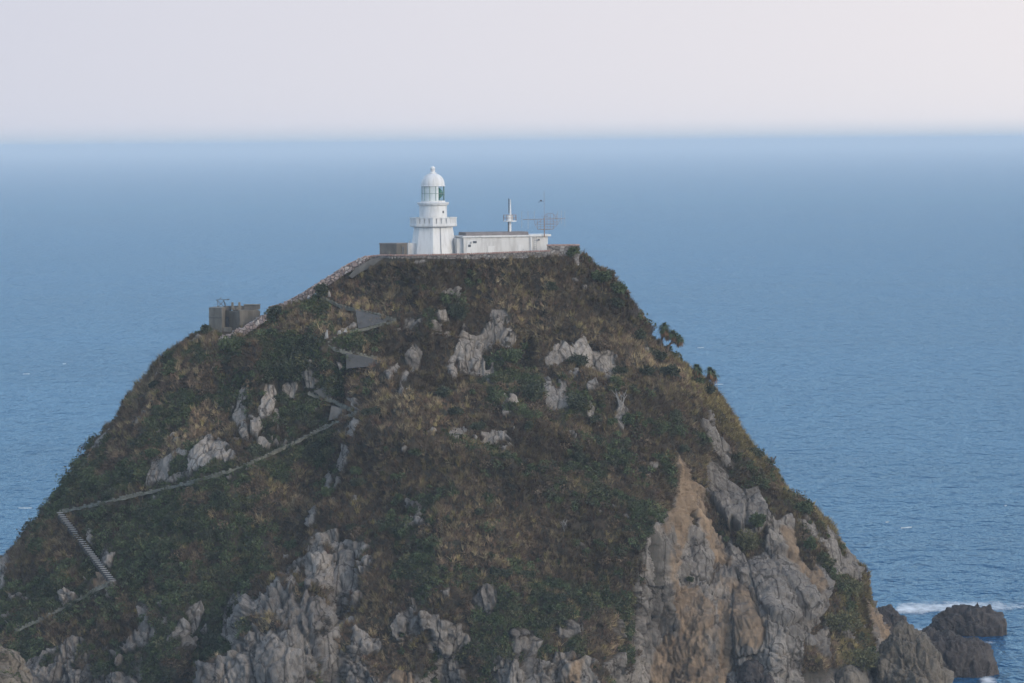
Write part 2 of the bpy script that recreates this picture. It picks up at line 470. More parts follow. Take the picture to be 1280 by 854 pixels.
# haze: one closed box of thin air round camera, sea and headland
def haze():
    m = bpy.data.materials.new('haze_air'); m.use_nodes = True; n = m.node_tree; n.nodes.clear()
    o = n.nodes.new('ShaderNodeOutputMaterial'); v = n.nodes.new('ShaderNodeVolumePrincipled')
    v.inputs['Color'].default_value = (0.74, 0.84, 0.92, 1); v.inputs['Density'].default_value = HAZE_D
    v.inputs['Anisotropy'].default_value = 0.0
    n.links.new(v.outputs[0], o.inputs['Volume'])
    b = MB().box((0, 0, (CAM_H + 12 - 6) / 2), (124000, 124000, CAM_H + 12 + 6)).build('haze', m)
    tag(b, kind='stuff')
HAZE_D = 0.000105
haze()

# ------------------------------------------------------------------ headland
YA = 555.0
LEFT = [(470, 320), (440, 341), (420, 357), (400, 370), (370, 386), (345, 397), (325, 409), (285, 418), (255, 419), (240, 424), (225, 436), (205, 453), (185, 476), (165, 501),
        (150, 526), (130, 551), (110, 576), (85, 602), (60, 631), (40, 656), (25, 681), (0, 706), (-40, 746), (-90, 800), (-140, 860), (-150, 880)]
RIGHT = [(728, 320), (745, 335), (765, 353), (785, 380), (800, 400), (815, 421), (835, 437), (860, 460), (890, 484), (905, 503), (920, 528), (940, 558), (960, 575), (985, 614), (1005, 630),
         (1020, 647), (1040, 667), (1055, 692), (1072, 714), (1080, 742), (1090, 767), (1108, 792), (1128, 826), (1142, 860), (1150, 880)]
ZTOP = float(at(600, 320, YA)[2])
def prof(side_):
    q = np.array([at(x, y, YA) for x, y in side_]); z = q[:, 2]; z[0] = ZTOP
    o = np.argsort(z); return z[o], q[o, 0]
LZ, LX = prof(LEFT); RZ, RX = prof(RIGHT)
def _prof(rows):
    q = [(float(at(640, py, YA - d)[2]), d) for py, d in rows]
    return np.array(q + [(-2.0, rows[-1][1] + 3), (-4.0, rows[-1][1] + 4)])[::-1]
DZ = _prof([(320, 6.0), (324, 6.6), (400, 12), (470, 18), (490, 27.5), (560, 37), (650, 46), (740, 53.5), (800, 56), (840, 58)])
DZ2 = _prof([(320, 6.0), (324, 6.6), (400, 14), (470, 22), (560, 32), (650, 42), (740, 50), (800, 56), (840, 59)])

# outcrops and cliffs as seen in the photograph
ROCK = [
 [(546,390),(556,388),(560,402),(548,404)], [(570,430),(580,404),(595,400),(610,406),(614,388),(630,388),(644,420),(642,436),(620,440),(618,465),(610,478),(598,470),(580,466),(568,472),(557,464)],
 [(681,452),(688,434),(703,426),(716,436),(726,417),(738,440),(760,438),(770,444),(774,472),(762,477),(742,462),(732,462),(715,450),(690,458)],
 [(681,452),(687,435),(701,427),(713,435),(714,443),(703,447),(691,456),(683,464)], [(714,427),(724,443),(720,447)], [(724,418),(731,420),(735,445),(726,448)], [(729,446),(743,449),(737,461),(731,455)],
 [(743,444),(757,442),(757,457),(748,463),(741,457)], [(759,442),(767,440),(772,470),(763,475),(756,469)], [(733,479),(746,475),(751,488),(735,489)],
 [(680,473),(687,473),(691,479),(709,475),(708,492),(716,500),(710,512),(683,510),(680,496)], [(733,501),(743,510),(743,524),(736,526),(732,513)], [(716,455),(724,458),(722,468),(716,466)],
 [(771,500),(781,510),(786,514),(779,536),(769,526)],
 [(305,484),(311,483),(310,510),(308,525),(312,548),(302,548),(298,535),(291,522),(297,505)], [(333,481),(341,481),(346,496),(342,512),(336,522),(328,524),(319,514),(326,505),(330,492)],
 [(313,520),(325,524),(330,535),(322,546),(314,540)], [(343,512),(349,512),(348,540),(338,538),(341,520)], [(352,481),(368,472),(374,482),(367,500),(357,496),(352,488)],
 [(380,468),(387,448),(398,455),(402,466),(392,486),(380,484)], [(419,452),(429,457),(425,463)],
 [(183,607),(191,578),(212,574),(222,560),(240,566),(262,544),(272,543),(290,560),(297,570),(280,578),(262,585),(240,592),(215,602)],
 [(107,659),(114,660),(117,681),(108,677)], [(126,692),(142,675),(149,678),(139,709),(129,707)], [(120,716),(138,720),(133,735),(118,737)], [(73,753),(90,741),(98,749),(80,759)],
 [(-40,730),(0,700),(13,694),(9,722),(0,748),(-40,790)],
 [(174,757),(180,749),(189,775),(196,795),(193,822),(180,817),(174,790)], [(153,813),(172,779),(180,800),(179,827),(165,830)], [(211,801),(235,761),(250,751),(256,765),(241,797),(225,802)],
 [(208,808),(226,783),(221,815)], [(224,800),(241,805),(239,816),(225,813)], [(249,789),(259,779),(259,797)], [(200,752),(209,755),(209,782),(202,778)],
 [(35,830),(60,815),(75,800),(90,794),(100,795),(110,805),(125,812),(135,808),(150,818),(175,828),(178,860),(178,900),(20,900),(30,854)],
 [(245,900),(250,840),(275,800),(290,770),(300,755),(330,735),(345,720),(372,703),(378,680),(395,672),(420,660),(425,680),(440,676),(462,680),(466,695),(455,720),(452,745),(440,760),(425,770),(410,790),(404,820),(395,850),(390,900)],
 [(276,782),(288,742),(302,738),(300,758),(286,786)],
 [(395,900),(405,830),(412,790),(440,770),(450,785),(470,800),(490,790),(500,765),(520,750),(514,770),(530,765),(550,775),(580,780),(585,790),(600,800),(615,795),(640,785),(660,790),(680,800),(665,825),(690,830),(695,815),(730,815),(750,825),(755,854),(770,900)],
 [(588,752),(605,731),(619,735),(622,750),(612,767),(594,772)], [(694,786),(710,775),(729,780),(731,791),(712,798),(697,796)], [(549,741),(563,734),(561,747)],
 [(846,568),(856,580),(863,600),(872,605),(885,630),(900,655),(910,700),(915,760),(915,854),(915,900),(740,900),(745,840),(775,815),(790,790),(795,740),(803,690),(818,655),(836,638),(846,605)],
 [(873,524),(885,512),(897,540),(908,560),(917,587),(905,583),(888,555)], [(880,602),(890,571),(905,585),(925,615),(929,640),(931,662),(915,667),(900,640),(885,620)],
 [(927,612),(945,608),(961,640),(968,657),(950,657),(929,657)],
 [(905,690),(915,665),(950,660),(968,655),(985,640),(1010,655),(1030,652),(1060,688),(1076,714),(1078,730),(1060,722),(1045,720),(1035,760),(1020,780),(1005,800),(1000,900),(910,900),(912,760)],
 [(1082,748),(1092,765),(1115,800),(1140,835),(1170,900),(1085,900),(1102,850),(1095,800)],
 [(404,603),(412,588),(418,598),(410,620)], [(420,585),(430,556),(438,560),(428,592)], [(432,545),(441,522),(450,528),(444,548)], [(436,497),(448,499),(452,516),(442,511)],
 [(479,466),(495,454),(501,462),(488,476)], [(505,445),(520,430),(528,440),(525,460),(512,470)], [(498,490),(505,464),(512,468),(503,492)], [(330,372),(345,368),(352,380),(338,392)],
]
GREENHOLES = [
 [(1006,655),(1034,690),(1048,735),(1034,722),(1016,694)], [(962,606),(984,640),(976,652),(962,634)], [(878,622),(892,640),(906,668),(896,672),(882,648)], [(800,700),(808,690),(806,730),(798,750)], [(1040,668),(1058,694),(1052,700)],
 [(912,650),(935,678),(958,655),(957,688),(935,700),(915,685)], [(990,640),(1004,655),(1022,700),(1018,715),(1000,700)], [(1010,640),(1030,652),(1036,680),(1026,682)],
 [(575,815),(598,818),(596,832),(578,834)], [(345,722),(372,706),(372,722),(355,735)], [(366,735),(378,720),(380,745),(370,758)], [(262,800),(282,790),(288,815),(268,835),(258,830)],
 [(864,640),(873,646),(868,664),(862,655)],
]
OCHRE = [
 [(846,566),(860,580),(872,605),(868,640),(860,660),(852,690),(842,720),(846,735),(870,735),(888,760),(896,790),(890,854),(890,900),(860,900),(850,800),(840,760),(836,700),(840,650),(830,670),(822,660),(836,638),(846,605)],
 [(862,600),(872,605),(890,640),(905,668),(915,710),(915,854),(912,900),(893,900),(897,800),(893,740),(884,690),(872,650)],
 [(800,900),(815,820),(835,790),(850,800),(860,900)], [(487,900),(488,815),(505,798),(520,805),(520,900)], [(975,655),(1000,665),(1035,735),(1020,745),(985,700)], [(1080,745),(1095,765),(1145,835),(1170,900),(1110,900),(1100,810)],
 [(915,720),(945,745),(958,790),(950,812),(920,805)], [(715,815),(730,820),(725,870),(705,870)], [(118,714),(140,718),(136,738),(116,738)],
]
FACET = [   # single faces of the crags: each stands at its own height with a dark joint round it
 [(584,405),(595,403),(607,409),(609,426),(599,427),(581,418)], [(573,421),(581,421),(592,429),(591,439),(584,442),(574,431)], [(572,435),(581,440),(583,447),(584,462),(579,460),(572,466)],
 [(587,443),(595,427),(603,431),(601,452),(597,465),(588,463)], [(603,452),(610,427),(618,441),(617,456),(611,475),(604,471)], [(558,460),(563,456),(571,460),(571,472),(560,466)],
 [(615,421),(625,416),(631,435),(628,438),(617,431)], [(629,406),(636,403),(644,425),(641,435),(632,425)], [(616,392),(624,389),(628,401),(618,408)], [(606,404),(613,403),(612,413)],
 [(278,800),(300,760),(308,758),(303,780),(300,790),(290,803)], [(313,775),(323,753),(328,760),(325,788),(315,788)], [(326,790),(334,735),(350,733),(350,753),(340,780),(330,793)],
 [(343,728),(373,705),(373,720),(363,745),(352,750)], [(285,825),(299,798),(301,813),(290,828)], [(301,793),(320,790),(320,805),(310,808)],
 [(315,835),(343,793),(370,780),(380,790),(383,854),(383,900),(325,900),(325,854)], [(275,853),(308,818),(315,830),(315,900),(270,900)], [(373,758),(383,738),(387,745),(380,760)],
 [(381,765),(393,745),(405,750),(407,770),(390,774)], [(390,713),(400,689),(418,688),(413,710),(393,718)], [(413,733),(425,690),(440,685),(440,745),(425,748)], [(443,685),(458,678),(464,695),(453,720),(443,715)],
 [(405,795),(423,775),(428,795),(415,830),(400,852)], [(460,830),(465,805),(480,800),(478,900),(455,900)], [(483,793),(498,765),(507,773),(505,800),(483,800)], [(482,803),(505,802),(500,900),(478,900)],
 [(509,803),(518,800),(515,900),(508,900)], [(558,783),(583,775),(580,800),(563,820),(550,838)], [(620,800),(643,785),(640,803),(628,830),(605,848),(613,815)], [(645,795),(663,795),(650,830),(630,900),(625,900)],
 [(665,800),(680,800),(665,825),(653,825)], [(700,835),(730,818),(752,828),(752,900),(690,900)], [(522,775),(548,770),(545,800),(525,805)],
 [(880,602),(890,571),(905,585),(925,615),(929,640),(931,662),(915,667),(900,640),(885,620)], [(930,613),(945,608),(961,640),(966,655),(950,656),(932,655)], [(930,690),(958,688),(975,720),(992,760),(990,782),(965,775),(945,745)],
 [(957,775),(980,785),(983,815),(975,822),(956,810)], [(862,690),(880,690),(890,705),(890,732),(872,726)], [(845,742),(875,738),(893,780),(870,790),(850,770)], [(965,690),(985,690),(1015,740),(1022,760),(1005,780),(992,740)],
 [(915,735),(935,735),(955,785),(950,815),(918,820)],
]
ROCK = ROCK + FACET
PATH_A = [(402, 371), (425, 382), (447, 388), (470, 393), (496, 400)]
PATH_B = [(496, 401), (470, 407), (448, 412), (425, 416), (408, 430), (420, 437), (440, 441), (462, 446), (484, 451)]
PATH_C = [(386, 491), (402, 496), (416, 501), (432, 508), (450, 514)]
PATH_D = [(450, 515), (425, 526), (400, 537), (375, 549), (350, 561), (325, 573), (300, 584), (270, 594), (240, 603), (210, 609), (180, 616), (150, 623), (120, 630), (98, 635), (76, 640)]
PATH_E = [(141, 727), (125, 735), (110, 743), (90, 754), (70, 765), (45, 777), (20, 789)]
STAIR = [(75, 641), (141, 726)]
PATHS = [PATH_A, PATH_B, PATH_C, PATH_D, PATH_E, STAIR]
WALLS = [[(470, 324), (560, 323), (690, 318)], [(338, 386), (378, 371), (418, 346), (436, 334), (458, 323)], [(330, 397), (306, 413), (274, 428)], [(262, 412), (300, 414), (322, 404)], [(440, 345), (458, 333), (478, 325)]]

def warp_px(px, py, P):
    return px + 1.7 * fbm(P * 0.7, 3, 61), py + 1.7 * fbm(P * 0.7, 3, 71)

def in_polys(px, py, polys, soft):
    r = np.zeros(px.shape)
    for p in polys:
        xs = [q[0] for q in p]; ys = [q[1] for q in p]
        idx = np.nonzero((px > min(xs) - 8) & (px < max(xs) + 8) & (py > min(ys) - 8) & (py < max(ys) + 8))[0]
        if len(idx):
            sd = poly_sd(px[idx], py[idx], p)
            r[idx] = np.maximum(r[idx], sm(-soft, soft, sd))
    return r

def rock_disp(P, seed, slab=0.0, dip=0.36):
    """broken rock: big tilted planes, joints, ribs of steep beds; slab = 1 keeps to long smooth slabs with ribs along the dip"""
    dip = np.broadcast_to(np.asarray(dip, float), (len(P),)); cx = 1 / np.sqrt(1 + dip ** 2); sx = dip * cx
    Q = np.stack([P[:, 0] * cx + P[:, 2] * sx, P[:, 1], P[:, 2] * cx - P[:, 0] * sx], 1)      # local z runs up the dip
    Q = Q + 0.18 * np.stack([fbm(P * 0.35, 2, seed + 40), fbm(P * 0.35, 2, seed + 43), fbm(P * 0.35, 2, seed + 46)], 1)
    h1, c1, id1 = facets(Q * np.array([0.20, 0.20, 0.075]), seed, 1.7)
    h2, c2, id2 = facets(Q * np.array([0.62, 0.62, 0.20]) + 5, seed + 9, 2.4)
    h3, c3, id3 = facets(Q * np.array([1.9, 1.9, 0.75]) + 9, seed + 19, 3.0)
    g = Q[:, 0] * 0.9 + Q[:, 1] * 0.35 + 0.5 * fbm(P * 0.4, 2, seed + 50)
    saw = g * 0.8 - np.floor(g * 0.8)
    r = ridged(Q * np.array([1.5, 1.5, 0.16]), 4, seed + 20)
    k = 1 - 0.6 * slab
    rb = ridged(Q * np.array([0.75, 0.5, 0.05]) + 31, 4, seed + 60) - 0.6
    d = k * 0.55 * h1 + k * 0.20 * h2 + 0.13 * h3 + 0.16 * (saw - 0.5) + (0.10 + 0.06 * slab) * r + 0.38 * slab * rb - k * 0.75 * (1 - c1) - k * 0.28 * (1 - c2) - 0.10 * (1 - c3) + 0.08 * fbm(P * 2.4, 3, seed + 30, 0.65)
    tone = 0.5 + 0.20 * cellrnd(id1, 5) + 0.16 * cellrnd(id2, 6) + 0.12 * cellrnd(id3, 7)
    return d, np.clip(tone, 0, 1)

def headland():
    NZ, NF, NB, NC = 540, 1500, 200, 14
    z = np.linspace(ZTOP, -4.0, NZ)
    phf = np.linspace(0, math.pi, NF, endpoint=False); phb = np.linspace(math.pi, 2 * math.pi, NB, endpoint=False)
    ph = np.concatenate([phf, phb]); NPH = len(ph)
    xl = np.interp(z, LZ, LX); xr = np.interp(z, RZ, RX)
    k = np.ones(9) / 9
    xc, w = (xl + xr) / 2, (xr - xl) / 2
    s = -np.cos(ph); front = np.sin(ph) >= 0
    X = xc[:, None] + w[:, None] * s[None, :]
    sh = np.power(np.clip(1 - np.abs(s) ** 2.2, 0, 1), 0.6)
    tb = sm(0, 9, ZTOP - z)[:, None]                       # squarer plan at the very top
    SH = np.power(np.clip(1 - np.abs(s)[None] ** (4.5 - 2.3 * tb), 0, 1), 0.5 + 0.1 * tb)
    d1 = np.interp(z, DZ[:, 0], DZ[:, 1]); d2 = np.interp(z, DZ2[:, 0], DZ2[:, 1])
    d1 = np.convolve(np.pad(d1, 4, 'edge'), k, 'valid')
    pxn = 640 + X * F / 520
    wc = sm(430, 520, pxn) * (1 - sm(830, 900, pxn))
    D = d1[:, None] * wc + d2[:, None] * (1 - wc)
    bb = (0.62 * w + 1.0)
    Y = np.where(front[None, :], YA - D * SH, YA + bb[:, None] * SH)
    Z = np.repeat(z[:, None], NPH, 1)
    P = np.stack([X, Y, Z], 2)
    px, py = proj(P)
    fr = np.where(front[None, :], 1.0, 0.0) * np.minimum(1, sh[None, :] * 1.6)
    # big relief: spur in the middle, hollow to its left, steep bay of cliffs to its right
    edgeL = np.interp(py, [440, 470, 560, 640, 720, 854], [500, 470, 432, 398, 350, 262])
    edgeR = np.interp(py, [480, 570, 640, 720, 854], [900, 846, 812, 792, 755])
    dl = px - edgeL
    rec = -11.0 * (1 - sm(-26, 12, dl)) * sm(430, 520, py) * np.exp(-np.clip(-dl, 0, None) / 170.0)
    dr = px - edgeR
    rec += -10.0 * sm(-6, 60, dr) * sm(520, 640, py) * (1 - sm(60, 230, dr))
    rec += 4.0 * np.exp(-((px - 985) / 60) ** 2) * sm(640, 760, py)
    rec += 6.0 * np.exp(-((px - (1062 + (py - 780) * 0.25)) / 32) ** 2) * sm(700, 760, py)
    rec += -5.0 * np.exp(-((px - (430 - (py - 720) * 0.12)) / 16) ** 2) * sm(700, 780, py)
    rec += -3.5 * np.exp(-((px - 555) / 22) ** 2) * sm(770, 830, py)
    rec += 3.0 * np.exp(-((px - 360) / 40) ** 2) * sm(680, 760, py)
    rec += -3.0 * np.exp(-((px - 660) / 14) ** 2) * sm(390, 430, py) * (1 - sm(480, 500, py))
    rec += -4.0 * np.exp(-((px - 925) / 30) ** 2) * sm(800, 840, py)
    P[..., 1] -= rec * fr
    def normals(P):
        du = np.roll(P, -1, 1) - np.roll(P, 1, 1)
        dv = np.gradient(P, axis=0)
        N = np.cross(du, dv); N /= np.linalg.norm(N, axis=2, keepdims=True) + 1e-9
        c = N[..., 1].copy()
        return N
    N = normals(P)
    if N[NZ // 2, NF // 2, 1] > 0: N = -N
    shp = (NZ, NPH)
    flat = P.reshape(-1, 3)
    topf = sm(0, 3.0, ZTOP - flat[:, 2])
    mac = 2.1 * (ridged(flat * np.array([0.055, 0.055, 0.028]) + 3.1, 3, 3) - 0.55) + 0.7 * fbm(flat * 0.16, 3, 8)
    inner = np.repeat((0.3 + 0.7 * np.minimum(1, sh))[None, :], NZ, 0).ravel()
    flat = flat + N.reshape(-1, 3) * (mac * topf * inner)[:, None]
    P = flat.reshape(NZ, NPH, 3)
    N = normals(P)
    if N[NZ // 2, NF // 2, 1] > 0: N = -N
    for _ in range(2):
        N = (N + np.roll(N, 1, 1) + np.roll(N, -1, 1)); N[1:-1] = N[1:-1] + N[2:] + N[:-2]
        N /= np.linalg.norm(N, axis=2, keepdims=True) + 1e-9
    flat = P.reshape(-1, 3); nf = N.reshape(-1, 3)
    px, py = proj(flat); wx, wy = warp_px(px, py, flat)
    isf = np.repeat(front[None, :], NZ, 0).ravel()
    rock = in_polys(wx, wy, ROCK, 0.7)
    hole = in_polys(wx, wy, GREENHOLES, 2.0)
    rock *= 1 - hole
    # stray outcrops and plants that hang on inside the cliffs
    q = fbm(flat * 0.22, 4, 90); q2 = fbm(flat * 0.9, 3, 95)
    rock = np.maximum(rock, sm(0.90, 0.97, q + 0.25 * q2) * 0.9)
    plants = (1 - 0.85 * sm(800, 850, px) * sm(560, 620, py)) * sm(0.42, 0.55, fbm(flat * np.array([0.35, 0.35, 0.22]) + 11, 4, 101) + 0.15 * q2) * sm(0.3, 0.7, 1 - np.abs(nf[:, 2]) * 0 )
    rock *= 1 - 0.95 * plants
    rb = sm(-0.05, 0.25, fbm(flat * 0.06, 4, 120) + (25 - flat[:, 2]) * 0.02)
    rock = np.where(isf, rock, rb)
    low = sm(6, 2, flat[:, 2]); rock = np.maximum(rock, np.clip(low, 0, 1))
    och = in_polys(wx, wy, OCHRE, 2.5) * sm(-0.95, -0.05, fbm(flat * np.array([0.3, 0.3, 0.1]), 4, 130)) * isf
    pd = np.full(len(flat), 99.0)
    for L in PATHS: pd = np.minimum(pd, line_d(px, py, L))
    for L in WALLS: pd = np.minimum(pd, 0.45 * line_d(px, py, L))
    pd = np.where(isf, pd, 99)
    # relief of rock and of the plant cover
    rd = np.zeros(len(flat)); tone = np.full(len(flat), 0.5)
    ri = np.nonzero(rock > 0.02)[0]
    slab = sm(800, 850, px) * sm(520, 580, py)
    dip = np.interp(px, [200, 500, 780, 850, 915, 1000, 1100], [0.30, 0.25, 0.15, -0.02, -0.12, -0.55, -0.7])
    rd[ri], tone[ri] = rock_disp(flat[ri], 5, slab[ri], dip[ri])
    prs = np.random.RandomState(3)
    for pl in FACET:
        xs = [q_[0] for q_ in pl]; ys = [q_[1] for q_ in pl]
        ii = np.nonzero((wx > min(xs) - 6) & (wx < max(xs) + 6) & (wy > min(ys) - 6) & (wy < max(ys) + 6) & isf)[0]
        if not len(ii): continue
        sd = poly_sd(wx[ii], wy[ii], pl); ins = sm(-0.6, 0.9, sd); joint = np.exp(-(sd / 1.3) ** 2)
        cxm, cym = sum(xs) / len(xs), sum(ys) / len(ys)
        tl = prs.uniform(-0.025, 0.025, 2)
        lift = 0.22 + prs.uniform(0, 0.4) + tl[0] * (wx[ii] - cxm) + tl[1] * (wy[ii] - cym)
        rd[ii] = rd[ii] * (1 - 0.35 * ins) + ins * lift - 0.50 * joint
        tone[ii] = tone[ii] * (1 - 0.6 * ins) + 0.6 * ins * prs.uniform(0.25, 0.85)
    vd = -0.45 + 0.75 * np.abs(fbm(flat * 0.42, 2, 150)) + 0.5 * fbm(flat * 0.2, 3, 155) + 0.12 * fbm(flat * 1.7, 2, 160)
    keep = np.maximum(np.repeat(np.clip(0.35 + sh * 1.2, 0, 1)[None, :], NZ, 0).ravel(), 0.8 * sm(620, 720, py)) * sm(0, 1.5, ZTOP - flat[:, 2])
    amp = 0.40 + 0.60 * np.maximum(sm(640, 760, py), sm(780, 860, px))
    disp = (rock * (rd * amp + 0.35) + (1 - rock) * vd * (0.3 + 0.7 * sm(2, 7, pd))) * keep
    flat = flat + nf * disp[:, None]
    tone = np.clip(tone + 0.30 * (1 - sm(540, 640, py)) * (1 - sm(800, 860, px)), 0, 1)
    mask = np.stack([rock, och, tone, np.ones(len(flat))], 1)
    # faces + flat top
    idx = np.arange(NZ * NPH).reshape(NZ, NPH)
    a = idx[:-1]; b_ = np.roll(idx, -1, 1)[:-1]; c = np.roll(idx, -1, 1)[1:]; d = idx[1:]
    Fc = np.stack([a, d, c, b_], 2).reshape(-1, 4)
    top = flat[:NPH]; cen = np.array([float(xc[0]), YA + 0.5, ZTOP])
    caps = []; capm = []; base = len(flat); rows = [np.arange(NPH)]
    for i in range(1, NC):
        t = 1 - i / (NC - 1) * 0.999
        q = cen + (top - cen) * t; q[:, 2] = ZTOP + (top[:, 2] - ZTOP) * t - 0.25 * (1 - t)
        caps.append(q); capm.append(np.tile([0.0, 0, 0.5, 1], (NPH, 1))); rows.append(base + (i - 1) * NPH + np.arange(NPH))
    fc2 = []
    for i in range(NC - 1):
        r0, r1 = rows[i], rows[i + 1]
        fc2.append(np.stack([r0, np.roll(r0, -1), np.roll(r1, -1), r1], 1))
    V = np.concatenate([flat] + caps); Mk = np.concatenate([mask] + capm)
    Fc = np.concatenate([Fc] + fc2)
    me = np_mesh('headland', V, Fc, False, {'mask': Mk})
    o = link_mesh('headland', me, M['headland']); tag(o, kind='structure')
    # facing of the mesh
    cell = np.linalg.norm(np.cross(np.roll(P, -1, 1) - P, np.gradient(P, axis=0)), axis=2).ravel()
    return dict(P=flat, N=nf, rock=rock, px=px, py=py, pd=pd, front=isf, area=cell)
HL = headland()

# depth lookup of the headland surface by photograph pixel
_px, _py = proj(HL['P']); _m = HL['front']
ZB = np.full((1000, 1500), 1e9, np.float64)
ZI = np.full((1000, 1500), -1, np.int64)
_ii = np.nonzero(_m & (_px > -100) & (_px < 1395) & (_py > 0) & (_py < 995))[0]
_o = _ii[np.argsort(-HL['P'][_ii, 1])]
ZB[_py[_o].astype(int), _px[_o].astype(int) + 100] = HL['P'][_o, 1]
ZI[_py[_o].astype(int), _px[_o].astype(int) + 100] = _o
def surf_i(px, py):
    x, y = int(px) + 100, int(py)
    for r in (1, 2, 4, 8, 16, 30):
        w = ZB[max(0, y - r):y + r + 1, max(0, x - r):x + r + 1]
        if (w < 1e8).any():
            j = np.unravel_index(np.argmin(w), w.shape) if r < 3 else np.unravel_index(np.argmin(np.where(w < 1e8, w, 1e9)), w.shape)
            return ZI[max(0, y - r) + j[0], max(0, x - r) + j[1]]
    return -1
def surf(px, py):
    """point on the headland seen at this pixel, and the outward normal"""
    i = surf_i(px, py)
    return at(px, py, float(HL['P'][i, 1])), HL['N'][i]

# ------------------------------------------------------------------ plants
def tris_attr(name, V, C, mat, parent=None):
    me = np_mesh(name, V, np.arange(len(V)).reshape(-1, 3), False, {'tint': np.concatenate([C, np.ones((len(C), 1))], 1)})
    return link_mesh(name, me, mat, parent)

def unit(v): return v / (np.linalg.norm(v, axis=-1, keepdims=True) + 1e-9)

def blades(base, nrm, ln, wd_, col, nb, lean=0.55, up=0.55):
    """tufts: nb triangles from each base point"""
    n = len(base)
    B = np.repeat(base, nb, 0) + RN.normal(0, 0.10, (n * nb, 3))
    L = np.repeat(ln, nb) * RN.uniform(0.6, 1.25, n * nb)
    dr = np.repeat(nrm, nb, 0) * lean + np.array([0, 0, up]) + RN.normal(0, 0.42, (n * nb, 3))
    dr = unit(dr)
    sd = unit(np.cross(dr, RN.normal(0, 1, (n * nb, 3))))
    W = np.repeat(wd_, nb) * RN.uniform(0.6, 1.4, n * nb)
    tip = B + dr * L[:, None]; tip[:, 2] -= 0.12 * L
    V = np.stack([B - sd * W[:, None] * 0.5, B + sd * W[:, None] * 0.5, tip], 1).reshape(-1, 3)
    C = np.repeat(col, nb, 0) * RN.uniform(0.7, 1.3, (n * nb, 1))
    return V, np.repeat(C, 3, 0)

def leafballs(cen, rad_, col, nl, leaf, nrm=None, flat=0.8):
    """shrubs: nl leaf triangles through the outer shell of each ball of a lobed outline"""
    n = len(cen)
    d = unit(RN.normal(0, 1, (n * nl, 3)))
    if nrm is not None:
        nn = np.repeat(nrm, nl, 0); dt = (d * nn).sum(1, keepdims=True)
        d = np.where(dt < -0.25, d - 2 * dt * nn, d)
    r = np.repeat(rad_, nl)
    lob = 0.78 + 0.30 * np.sin(d[:, 0] * 5 + np.repeat(RN.uniform(0, 6, n), nl)) * np.sin(d[:, 2] * 6 + np.repeat(RN.uniform(0, 6, n), nl)) + RN.uniform(-0.28, 0.12, n * nl)
    p = np.repeat(cen, nl, 0) + d * (r * lob)[:, None] * np.array([1, 1, flat])
    a = unit(RN.normal(0, 1, (n * nl, 3)) + d * 0.6); b = unit(np.cross(a, RN.normal(0, 1, (n * nl, 3))))
    L = leaf * RN.uniform(0.6, 1.4, (n * nl, 1))
    V = np.stack([p - b * L * 0.42, p + b * L * 0.42, p + a * L], 1).reshape(-1, 3)
    C = np.repeat(col, nl, 0) * RN.uniform(0.65, 1.4, (n * nl, 1))
    return V, np.repeat(C, 3, 0)

COLS = dict(tan=(0.160, 0.130, 0.086), brown=(0.090, 0.067, 0.050), russet=(0.098, 0.068, 0.055), olive=(0.076, 0.076, 0.042), green=(0.048, 0.062, 0.032), dark=(0.040, 0.046, 0.031), grey=(0.10, 0.088, 0.075), yellow=(0.155, 0.130, 0.068))
COLS = {k: np.array(v) * 1.5 * np.array([1.06, 1.02, 0.90]) for k, v in COLS.items()}

